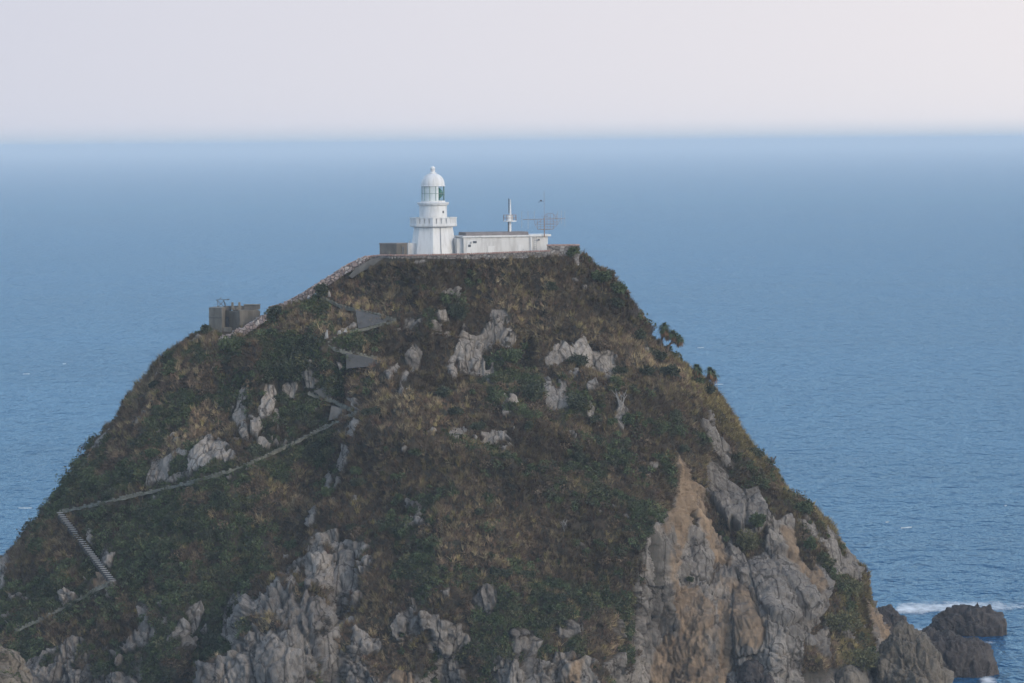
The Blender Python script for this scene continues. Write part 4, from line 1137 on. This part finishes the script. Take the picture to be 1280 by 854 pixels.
# ------------------------------------------------------------------ long white building
def service_building():
    p = at(579.6, 318.5, YA - 2.5); s_ = p[1] / F; rz = rad(16)
    root = tag(empty('service_building', p, rz), 'long low white flat roofed building with grey roof beside the lighthouse', 'building')
    L = 84.5 * s_ / math.cos(rz); Dp = 4.6; Hh = 21.5 * s_
    w_ = MB(); w_.box((L / 2, Dp / 2, Hh / 2 - 0.3), (L, Dp, Hh + 0.6)); w_.build('wall', M['wall_white'], root)
    fa = MB(); fa.box((L / 2, Dp / 2, Hh + 0.11), (L + 0.36, Dp + 0.4, 0.22)); fa.build('fascia', M['white'], root)
    rf = MB(); rf.box((L / 2 + 0.1, Dp / 2 + 0.1, Hh + 0.46), (L - 0.7, Dp - 0.5, 0.48), 0, None, 0, 0.985); rf.build('roof', M['roof_grey'], root)
    # right hand block
    x0 = L + 0.02; L2 = 21.5 * s_ / math.cos(rz)
    b = MB(); b.box((x0 + L2 / 2, Dp / 2 + 0.12, Hh / 2 - 0.35), (L2, Dp - 0.2, Hh + 0.7)); b.build('end_block', M['wall_white'], root)
    r2 = MB(); r2.box((x0 + L2 / 2 + 0.18, Dp / 2 + 0.1, Hh + 0.13), (L2 + 0.5, Dp + 0.25, 0.28)); r2.build('end_roof', M['white'], root)
    # fittings on the front
    def front(x0_, x1_, y0_, y1_, name, mat, out=0.05, par=root):
        """x, y in photograph pixels from the front's left top corner"""
        xa, xb = x0_ * s_ / math.cos(rz), x1_ * s_ / math.cos(rz)
        zt, zb = Hh - y0_ * s_, Hh - y1_ * s_
        return MB().box(((xa + xb) / 2, -out / 2, (zt + zb) / 2), (xb - xa, out, zt - zb)).build(name, mat, par)
    d = front(4, 16.2, 4.5, 21.3, 'door', M['white'], 0.04)
    front(5.5, 9, 9, 12, 'window', M['dark_glass'], 0.07); front(11.5, 16.2, 4.6, 7.4, 'window', M['dark_glass'], 0.075)
    front(8.3, 9.6, 5.2, 7.8, 'lamp', M['grey_metal'], 0.2)
    front(30, 38.5, 11.2, 21.4, 'door', M['white'], 0.05); d2 = front(68, 76, 10.3, 21.4, 'door', M['white'], 0.05)
    h_ = front(74.2, 75.0, 15.5, 16.4, 'handle', M['grey_metal'], 0.1, d2)
    front(83.4, 85.4, 0.5, 21.4, 'downpipe', M['white'], 0.16)
    lad = MB(); xa = 87.5 * s_ / math.cos(rz)
    for q in (0, 0.42): lad.tube([(xa + q, -0.1, 0.0), (xa + q, -0.1, Hh)], 0.025, 6)
    for q in np.arange(0.15, Hh, 0.28): lad.tube([(xa, -0.1, q), (xa + 0.42, -0.1, q)], 0.02, 5)
    lad.build('ladder', M['grey_metal'], root)
    v = MB().box(((94.3) * s_ / math.cos(rz), -0.02, Hh - 4.3 * s_), (0.25, 0.1, 0.25)).build('vent', M['dark_glass'], root)
    # lower link to the lighthouse
    lk = MB(); lk.box((-0.4, Dp / 2 + 0.2, Hh / 2 - 0.4), (0.76, Dp - 0.8, Hh + 0.5)); lk.build('link_wall', M['wall_white'], root)
service_building()

# ------------------------------------------------------------------ mast and aerials
def mast():
    p = at(637.5, 293, YA + 1.5); s_ = p[1] / F
    root = tag(empty('signal_mast', p), 'white mast with a railed platform rising behind the long white building', 'mast')
    z = lambda py: (293 - py) * s_
    a = MB(); a.tube([(0, 0, -2.2), (0, 0, z(277.5))], 0.20, 12); a.build('pole', M['mast_white'], root, True)
    d = MB(); d.tube([(-0.22, -0.12, -2.2), (-0.22, -0.12, z(277.5))], 0.07, 8); d.build('conduit', M['dark_metal'], root)
    f = MB(); f.lathe([(0.55, z(277.3)), (0.98, z(277.1)), (0.98, z(275.9)), (0.5, z(276.3))], 8, 0.3); pf = f.build('platform', M['mast_white'], root)
    rr = MB(); n_ = 8
    P_ = [(math.cos(2 * math.pi * k / n_ + 0.3) * 0.95, math.sin(2 * math.pi * k / n_ + 0.3) * 0.95) for k in range(n_ + 1)]
    for x, y in P_[:-1]: rr.tube([(x, y, z(276.4)), (x, y, z(268.8))], 0.035, 5)
    for zz in (z(268.8), z(272.5)): rr.tube([(x, y, zz) for x, y in P_], 0.035, 5)
    rr.build('railing', M['rust'], pf)
    b = MB(); b.box((0, 0, z(272.6)), (0.62, 0.62, z(269) - z(276.2)), 0.3); b.build('equipment_box', M['mast_white'], root, bevel=0.03)
    t = MB(); t.tube([(0.08, 0, z(269)), (0.08, 0, z(249))], [0.13, 0.07], 10); up = t.build('upper_pole', M['mast_white'], root, True)
    an = MB(); an.tube([(-0.14, -0.06, z(267)), (-0.14, -0.06, z(248.2))], 0.05, 8)
    for q in np.linspace(250, 265, 7): an.tube([(-0.2, -0.06, z(q)), (0.14, -0.06, z(q))], 0.03, 5)
    an.build('aerial', M['dark_metal'], up)
mast()

def aerials():
    p = at(680.5, 291.5, YA + 0.5); s_ = p[1] / F
    z = lambda py: (291.5 - py) * s_
    x = lambda px: (px - 680.5) * s_
    root = tag(empty('aerial_array', p), 'rusty aerial array of long booms with upright rods on the end block roof', 'aerial')
    a = MB(); a.tube([(0, 0, -0.6), (0, 0, z(273))], 0.075, 8); a.tube([(0, 0, z(273)), (0, 0, z(239))], 0.022, 5); a.build('mast', M['rust'], root)
    b = MB(); b.tube([(x(654), -0.2, z(274.3)), (x(706), 0.2, z(273.6))], 0.04, 6); bo = b.build('boom', M['rust'], root)
    for px, t, bt in ((652.3, 264, 285), (660.2, 263.5, 286), (668, 263, 274), (697, 264, 279), (702, 263.5, 280), (706.2, 264, 284)):
        e = MB(); yy = (px - 680) * 0.0085; e.tube([(x(px), yy, z(t)), (x(px), yy, z(bt))], 0.032, 5); e.build('rod', M['grey_metal'], bo)
    r_ = MB()
    def curve(pts, rr=0.032): r_.tube([(x(px), y_, z(py)) for px, py, y_ in pts], rr, 5)
    curve([(667.5, 274, .3), (669, 281, .1), (672.5, 286.6, 0), (680, 287.2, -.2), (690, 286.8, 0), (697, 281, .1), (701, 274, .3)], 0.03)
    curve([(680.5 + 7.5 * math.cos(t) + 7, 274 - 7.5 * math.sin(t), 0) for t in np.linspace(0, math.pi, 14)])
    for px in (672, 676, 684, 688, 692, 696): curve([(px, 267.5 if px > 680 else 274, 0), (px, 286.8 if px < 694 else 281, 0)], 0.026)
    for py in (277.5, 280.5, 283.5): curve([(668.5 + (py - 274) * 0.4, py, 0.1), (700 - (py - 274) * 0.7, py, 0.1)], 0.024)
    curve([(669, 281, 0), (684, 270, 0.1), (697, 281, 0)], 0.022)
    curve([(682, 280, 0), (693, 280, 0)]); curve([(672, 286.6, 0), (692, 286.6, -0.3)]); curve([(676, 270, 0), (700, 274, 0)], 0.016)
    r_.build('reflector', M['rust'], root)
    v = MB(); v.tube([(x(680.5), 0, z(251.5)), (x(673), 0, z(252.5))], 0.02, 5); v.box((x(676.5), 0, z(250.8)), (0.28, 0.05, 0.18), 0.2); v.tube([(x(674), 0, z(252.4)), (x(674), 0, z(254))], 0.03, 5)
    v.build('wind_vane', M['dark_metal'], root)
aerials()

# ------------------------------------------------------------------ small grey hut left of the lighthouse
def hut():
    p = at(495.8, 320.5, YA - 3.0); s_ = p[1] / F; rz = rad(35)
    root = tag(empty('stone_hut', p, 0), 'small square grey concrete hut left of the lighthouse', 'hut')
    H_ = 15.2 * s_; a = rad(-30); b = rad(52)
    Lw, Rw = 21.5 * s_ / math.cos(a), 13 * s_ / math.cos(b)
    c = Vector((0, 0, 0)); l = Vector((-math.cos(a) * Lw, -math.sin(a) * Lw, 0)); r = Vector((math.cos(b) * Rw, math.sin(b) * Rw, 0)); l = Vector((-21.5 * s_, 1.0, 0)); r = Vector((13.0 * s_, 1.3, 0))
    q = [c, r, l + r, l]
    w_ = MB(); w_.add([(v.x, v.y, -1.0) for v in q] + [(v.x, v.y, H_) for v in q], [(3, 2, 1, 0), (4, 5, 6, 7), (0, 1, 5, 4), (1, 2, 6, 5), (2, 3, 7, 6), (3, 0, 4, 7)])
    w_.build('wall', M['concrete_dark'], root)
    ce = (q[0] + q[2]) / 2; ro = MB()
    qq = [ce + (v - ce) * 1.05 for v in q]
    ro.add([(v.x, v.y, H_ + 0.005) for v in qq] + [(v.x, v.y, H_ + 0.16) for v in qq], [(3, 2, 1, 0), (4, 5, 6, 7), (0, 1, 5, 4), (1, 2, 6, 5), (2, 3, 7, 6), (3, 0, 4, 7)])
    ro.build('roof', M['roof_grey'], root)
    ang = math.atan2(r.y, r.x); m_ = r * 0.58
    f = MB(); f.box((m_.x + 0.01, m_.y - 0.03, H_ * 0.43), (0.62, 0.10, H_ * 0.86), ang); df = f.build('door_frame', M['concrete'], root)
    d = MB(); d.box((m_.x + 0.03, m_.y - 0.07, H_ * 0.40), (0.40, 0.10, H_ * 0.76), ang); d.build('door', M['dark_glass'], df)
    ang2 = math.atan2(-l.y, -l.x); m_ = l * 0.43
    wn = MB(); wn.box((m_.x, m_.y - 0.03, H_ * 0.25), (0.22, 0.08, 0.5), ang2); wn.build('window', M['concrete'], root)
hut()

# ------------------------------------------------------------------ bunker ruin
def bunker():
    Yb = YA - 3.0; p = at(300, 416, Yb); s_ = p[1] / F
    root = tag(empty('bunker_ruin', p), 'ruined grey concrete bunker with a dark doorway on the left ridge', 'ruin')
    x = lambda px: (px - 300) * s_
    z = lambda py: (416 - py) * s_
    def quad(pts, z0, z1, name, mat, bev=0.03):
        n_ = len(pts); o = MB()
        o.add([(a, b, z0) for a, b in pts] + [(a, b, z1) for a, b in pts], [tuple(range(n_ - 1, -1, -1)), tuple(range(n_, 2 * n_))] + [(i, (i + 1) % n_, n_ + (i + 1) % n_, n_ + i) for i in range(n_)])
        return o.build(name, M[mat], root, bevel=bev)
    quad([(x(261), 0.4), (x(278.2), -0.9), (x(278.2) + 0.5, 3.5), (x(261) + 0.6, 4.2)], -1.5, z(384.3), 'tower_block', 'concrete')
    quad([(x(260.6), 0.34), (x(277.8), -0.96), (x(277.8), -0.80), (x(260.6), 0.5)], z(396.6), z(395.9), 'ledge', 'concrete_dark', 0)
    quad([(x(286), 1.3), (x(300), -0.3), (x(324.5), 1.8), (x(320), 4.5), (x(288), 4.2)], -1.5, z(389.4), 'main_block', 'concrete')
    quad([(x(278.5), 2.0), (x(286.2), 1.4), (x(287), 4.0), (x(279), 4.0)], -1.5, z(388.2), 'passage_wall', 'concrete_dark', 0)
    quad([(x(279.3), 1.86), (x(285.4), 1.32), (x(285.4), 1.5), (x(279.3), 2.05)], z(410), z(396.5), 'doorway', 'dark_glass', 0)  # dark panel painted in for the shade of the open recess
    quad([(x(299.4), -0.36), (x(322.5), 1.62), (x(318), 4.3), (x(289), 3.8)], z(389.4) + 0.01, z(388.0), 'roof_slab', 'concrete')
    quad([(x(279.5), -0.6), (x(289.8), -0.9), (x(290.2), 0.2), (x(280), 0.4)], -1.0, z(409.0), 'step_block', 'concrete')
    quad([(x(304), 2.4), (x(323.5), 2.2), (x(323.5), 3.8), (x(304), 4.0)], z(388.0) + 0.01, z(382.6), 'parapet', 'concrete_dark')
    quad([(x(303.4), 2.3), (x(324), 2.1), (x(324), 3.9), (x(303.4), 4.1)], z(382.5), z(381.6), 'coping', 'concrete', 0)
    quad([(x(279), 2.2), (x(304), 2.6), (x(304), 2.9), (x(279), 2.6)], z(388.2), z(383.2), 'rear_parapet', 'concrete_dark')
    for px in (289.6, 298.4):
        quad([(x(px) - 0.16, 1.9), (x(px) + 0.16, 1.9), (x(px) + 0.16, 2.18), (x(px) - 0.16, 2.18)], z(388.0), z(378.5), 'pillar', 'concrete')
    for px in (291.5, 295.5):
        quad([(x(px) - 0.17, 1.0), (x(px) + 0.17, 1.0), (x(px) + 0.17, 1.3), (x(px) - 0.17, 1.3)], z(388.0), z(384.5), 'stub_pillar', 'concrete')
    # twisted iron frame on the roof
    q = at(276, 384.0, Yb + 2.0)
    zz = lambda py: (384 - py) * s_
    xx = lambda px: (px - 276) * s_
    o = MB(); r_ = 0.045
    for pts in ([(270, 375.5), (273, 374.5), (276, 373.8), (279, 375), (282.5, 374.6), (285.5, 374.2)], [(272, 384.6), (272.5, 379), (271.5, 375)], [(281.5, 384.6), (280.5, 379), (279.5, 374.8)], [(272, 376), (276, 380), (281, 384)], [(280.5, 376), (276, 380), (272.5, 383.5)], [(275.5, 374), (276.3, 371.8)], [(283, 384.5), (281, 378)]):
        o.tube([(xx(a), random.uniform(-.25, .25), zz(b)) for a, b in pts], r_, 6)
    o.tube([(xx(284), 0, zz(374.6)), (xx(287), 0, zz(374.2))], 0.07, 6)
    b = o.build('iron_frame', M['dark_metal']); b.location = q
    tag(b, 'rusty twisted iron frame standing on top of the bunker ruin', 'iron frame')
bunker()

# small white marker stones beside the zigzag path
def stones(px, py, label, spec):
    p, nrm = surf(px, py); o = MB()
    for dx, dz, w_, h_ in spec: o.box((dx, -0.5, dz), (w_, w_ * 0.8, h_), random.uniform(-.3, .3), None, 0.07, 0.5)
    b = o.build('marker_stone', M['step']); b.location = p; tag(b, label, 'stone')
stones(408.5, 421, 'pointed white stone beside the middle bend of the zigzag path', [(0, 0.2, 0.55, 0.8), (0.1, 0.7, 0.2, 0.5)])
stones(411.5, 370, 'white pointed stone next to the dark bush at the top of the path', [(0, 0.2, 0.4, 0.6), (0, 0.6, 0.2, 0.4)])
stones(426, 416, 'pair of pale square stones at the end of the second leg of the path', [(-0.2, 0.1, 0.6, 0.5), (0.7, 0.3, 0.5, 0.4)])

# ------------------------------------------------------------------ rocks
def rock_mesh(name, cen, axes, mat, label, seed, pw=1.0, rough=1.0, nu=220, nv=120, skew=(0, 0), cat='rock', zmin=-1.5, shape=None):
    """a solid rock on its base: ring by ring with a rugged outline and broken blocky faces"""
    u = np.linspace(0, 2 * math.pi, nu, endpoint=False); v = np.linspace(0, 1, nv)
    t = v[:, None]
    rr = np.power(np.clip(1 - t ** pw, 0, 1), 0.55) if shape is None else np.interp(t, *shape)
    rr = np.maximum(rr, 0.004)
    X = axes[0] * rr * np.cos(u)[None] + skew[0] * t; Y = axes[1] * rr * np.sin(u)[None] + skew[1] * t; Z = np.repeat(zmin + (axes[2] - zmin) * t, nu, 1)
    P = np.stack([X, Y, Z], 2).reshape(-1, 3) + np.array(cen)
    d = unit(np.stack([np.repeat(np.cos(u)[None] / axes[0], nv, 0) * rr, np.repeat(np.sin(u)[None] / axes[1], nv, 0) * rr, np.repeat(0.15 / axes[2] + t * 0.9 / axes[2], nu, 1)], 2).reshape(-1, 3))
    rd, tone = rock_disp(P * 1.0, seed)
    big = fbm(P * 0.16, 3, seed + 70) * 1.1 + (ridged(P * np.array([0.30, 0.30, 0.16]), 4, seed + 75) - 0.6) * 0.9
    P = P + d * ((rd * 0.8 + big) * rough)[:, None]
    P = P - np.array(cen)
    idx = np.arange(nu * nv).reshape(nv, nu)
    a = idx[:-1]; b_ = np.roll(idx, -1, 1)[:-1]; c = np.roll(idx, -1, 1)[1:]; dd = idx[1:]
    Fc = np.stack([a, b_, c, dd], 2).reshape(-1, 4)
    o = link_mesh(name, np_mesh(name, P, Fc, False), mat); o.location = cen
    if label: tag(o, label, cat)
    return o

def waterline(px, py, Y):
    p = at(px, py, Y); return (p[0], Y, 0.0)
# positions: foot of the rock on the water, size in metres
def srock(px, py_foot, w_px, h_px, depth, mat, label, seed, **kw):
    Y = CAM_H * F / (py_foot - HZ) ; s_ = Y / F
    p = at(px, py_foot, Y)
    return rock_mesh('sea_rock', (p[0], Y + depth * 0.5, 0.0), (w_px * s_ / 2, depth, h_px * s_), M[mat], label, seed, **kw)
srock(1215, 801, 96, 30, 5, 'searock', 'dark flat topped sea rock farthest out to the right, surf behind it', 21, pw=4.0, rough=0.62)
srock(1190, 853, 122, 52, 6, 'searock', 'broad dark sea rock in front of the farthest one', 22, pw=2.4, rough=0.8)
srock(1166, 838, 84, 34, 5, 'searock', 'low dark ledge filling the gap between the ribbed ridge and the outer sea rocks', 27, pw=2.0, rough=0.7)
srock(1108, 812, 86, 47, 5, 'searock', 'dark pointed sea rock right against the foot of the headland', 23, pw=1.15, rough=0.6)
srock(1140, 885, 122, 84, 6, 'searock_olive', 'olive brown ribbed rock ridge between the headland and the dark sea rocks', 24, pw=1.4, rough=0.85)

def boulder(px, py, w_px, h_px, mat, label, seed, group=None):
    p, nrm = surf(px, py); s_ = p[1] / F
    o = rock_mesh('boulder', (p[0], p[1] - 0.3, p[2]), (w_px * s_ / 2, w_px * s_ / 2.2, h_px * s_ * 0.75), M[mat], label, seed, pw=2.2, rough=0.35, nu=90, nv=50, cat='boulder', zmin=-h_px * s_ * 0.4)
    if group: o['group'] = group
boulder(945, 840, 42, 26, 'searock', 'large dark fallen boulder at the foot of the ochre cliff', 31)
boulder(916, 850, 18, 16, 'greyrock', 'grey fallen boulder left of the large dark one', 32)
boulder(930, 826, 24, 11, 'greyrock', 'grey flat boulder on top of the heap under the ochre cliff', 33)
boulder(960, 852, 26, 18, 'searock', 'small dark boulder right of the boulder heap', 34)
boulder(1062, 852, 54, 26, 'searock_olive', 'broad rounded brown boulder at the foot of the bushy buttress', 36)
boulder(1008, 802, 24, 9, 'greyrock', 'grey flat boulder at the left foot of the bushy buttress', 35)

# nearer cliff that comes into the picture at the lower left
def near_cliff():
    Y = 400.0; p = at(-60, 1100, Y)
    o = rock_mesh('near_cliff', (at(-74, 800, Y)[0], Y, 0.0), (9.5, 9.0, 26.0), M['tanrock'], None, 41, rough=0.75, nu=420, nv=300, zmin=-2,
                  shape=([0, 0.55, 0.68, 0.74, 0.79, 0.84, 0.885, 0.93, 0.965, 1.0], [1.35, 1.10, 1.0, 0.955, 0.93, 0.90, 0.84, 0.76, 0.60, 0.0]))
    tag(o, kind='structure')
    # plants that hang on it
    V = np.empty(len(o.data.vertices) * 3, np.float32); o.data.vertices.foreach_get('co', V); V = V.reshape(-1, 3) + np.array(o.location)
    f = fbm(V * 0.5, 3, 402); k = np.nonzero((f > 0.32) & (V[:, 1] < Y + 3) & (V[:, 2] > 14))[0]
    k = RN.choice(k, min(260, len(k)), False)
    r = RN.uniform(0.15, 0.4, len(k))
    Vv, C = leafballs(V[k], r, np.repeat(COLS['green'][None], len(k), 0), 40, 0.13)
    tag(tris_attr('cliff_scrub', Vv, C, M['leaf']), kind='stuff')
near_cliff()

# ------------------------------------------------------------------ surf and whitecaps
def foam():
    m = bpy.data.materials.new('foam'); m.use_nodes = True; n = m.node_tree; b = n.nodes['Principled BSDF']
    b.inputs['Base Color'].default_value = (0.82, 0.84, 0.85, 1); b.inputs['Roughness'].default_value = 0.9
    a = n.nodes.new('ShaderNodeAttribute'); a.attribute_name = 'tint'
    x = noise_node(n, 1.0, 7, 0.72, stretch=(0.35, 0.16, 1))
    ad = n.nodes.new('ShaderNodeMath'); ad.operation = 'ADD'
    sp_ = n.nodes.new('ShaderNodeSeparateColor'); n.links.new(a.outputs['Color'], sp_.inputs[0])
    n.links.new(sp_.outputs[0], ad.inputs[0]); n.links.new(x.outputs[0], ad.inputs[1])
    mr = n.nodes.new('ShaderNodeMapRange'); mr.inputs[1].default_value = 0.88; mr.inputs[2].default_value = 1.38
    n.links.new(ad.outputs[0], mr.inputs[0]); n.links.new(mr.outputs[0], b.inputs['Alpha'])
    def sheet(name, pxs, pys, fun, zz):
        V = []; C = []
        for py in pys:
            Y = CAM_H * F / (py - HZ)
            for px in pxs:
                q = at(px, py, Y); d = RM @ np.array([(px - 640) / F, (427 - py) / F, -1.0]); t = -CAM_H / d[2]
                w_ = CAMP + d * t; V.append((w_[0], w_[1], zz)); C.append(fun(px, py))
        nx = len(pxs); Fc = [(j * nx + i, j * nx + i + 1, (j + 1) * nx + i + 1, (j + 1) * nx + i) for j in range(len(pys) - 1) for i in range(nx - 1)]
        C = np.array(C); me = np_mesh(name, np.array(V), np.array(Fc), True, {'tint': np.stack([C, C, C, np.ones_like(C)], 1)})
        o = link_mesh(name, me, m); tag(o, kind='stuff')
    def f(px, py):
        e = 0.68 * math.exp(-((py - 761 - (px - 1160) * -0.03) / 10.5) ** 2) * (1 if px < 1215 else max(0.7, 1 - (px - 1215) / 160)) * min(1, max(0, (px - 1112) / 12))
        e += 0.62 * math.exp(-((px - 1150) / 18) ** 2 - ((py - 789) / 5) ** 2)
        e += 0.50 * math.exp(-((py - 804) / 4) ** 2 - ((px - 1240) / 26) ** 2)
        e += 0.8 * math.exp(-((px - 1236) / 14) ** 2 - ((py - 852) / 8) ** 2)
        return min(e, 0.85)
    sheet('surf', np.linspace(1090, 1330, 81), np.linspace(740, 880, 71), f, 0.12)
    # scattered whitecaps
    V = []; Fc = []
    for k in range(22):
        px = random.uniform(-40, 1320); py = HZ + 140 * random.random() ** 0.8 + random.uniform(60, 430)
        if py > 760: continue
        d = RM @ np.array([(px - 640) / F, (427 - py) / F, -1.0]); w_ = CAMP + d * (-CAM_H / d[2])
        L = random.uniform(0.3, 1.0) ** 2 * 3.4; W_ = random.uniform(0.3, 1.6); n_ = 9; b = len(V)
        th = random.uniform(-.9, .9)
        up = []; dn = []
        for j in range(n_):
            t = j / (n_ - 1) * 2 - 1; hw = W_ * (1 - t * t) * random.uniform(0.3, 1)
            xx = t * L / 2; yy = random.uniform(-.25, .25)
            up.append((w_[0] + xx * math.cos(th) - yy, w_[1] + xx * math.sin(th) + hw / 2, 0.30)); dn.append((w_[0] + xx * math.cos(th), w_[1] + xx * math.sin(th) - hw / 2, 0.12))
        V += up + dn
        Fc += [(b + j, b + n_ + j, b + n_ + j + 1, b + j + 1) for j in range(n_ - 1)]
    me = bpy.data.meshes.new('whitecaps'); me.from_pydata(V, [], Fc); me.update()
    tag(link_mesh('whitecaps', me, M['grey_metal2']), kind='stuff')
foam()
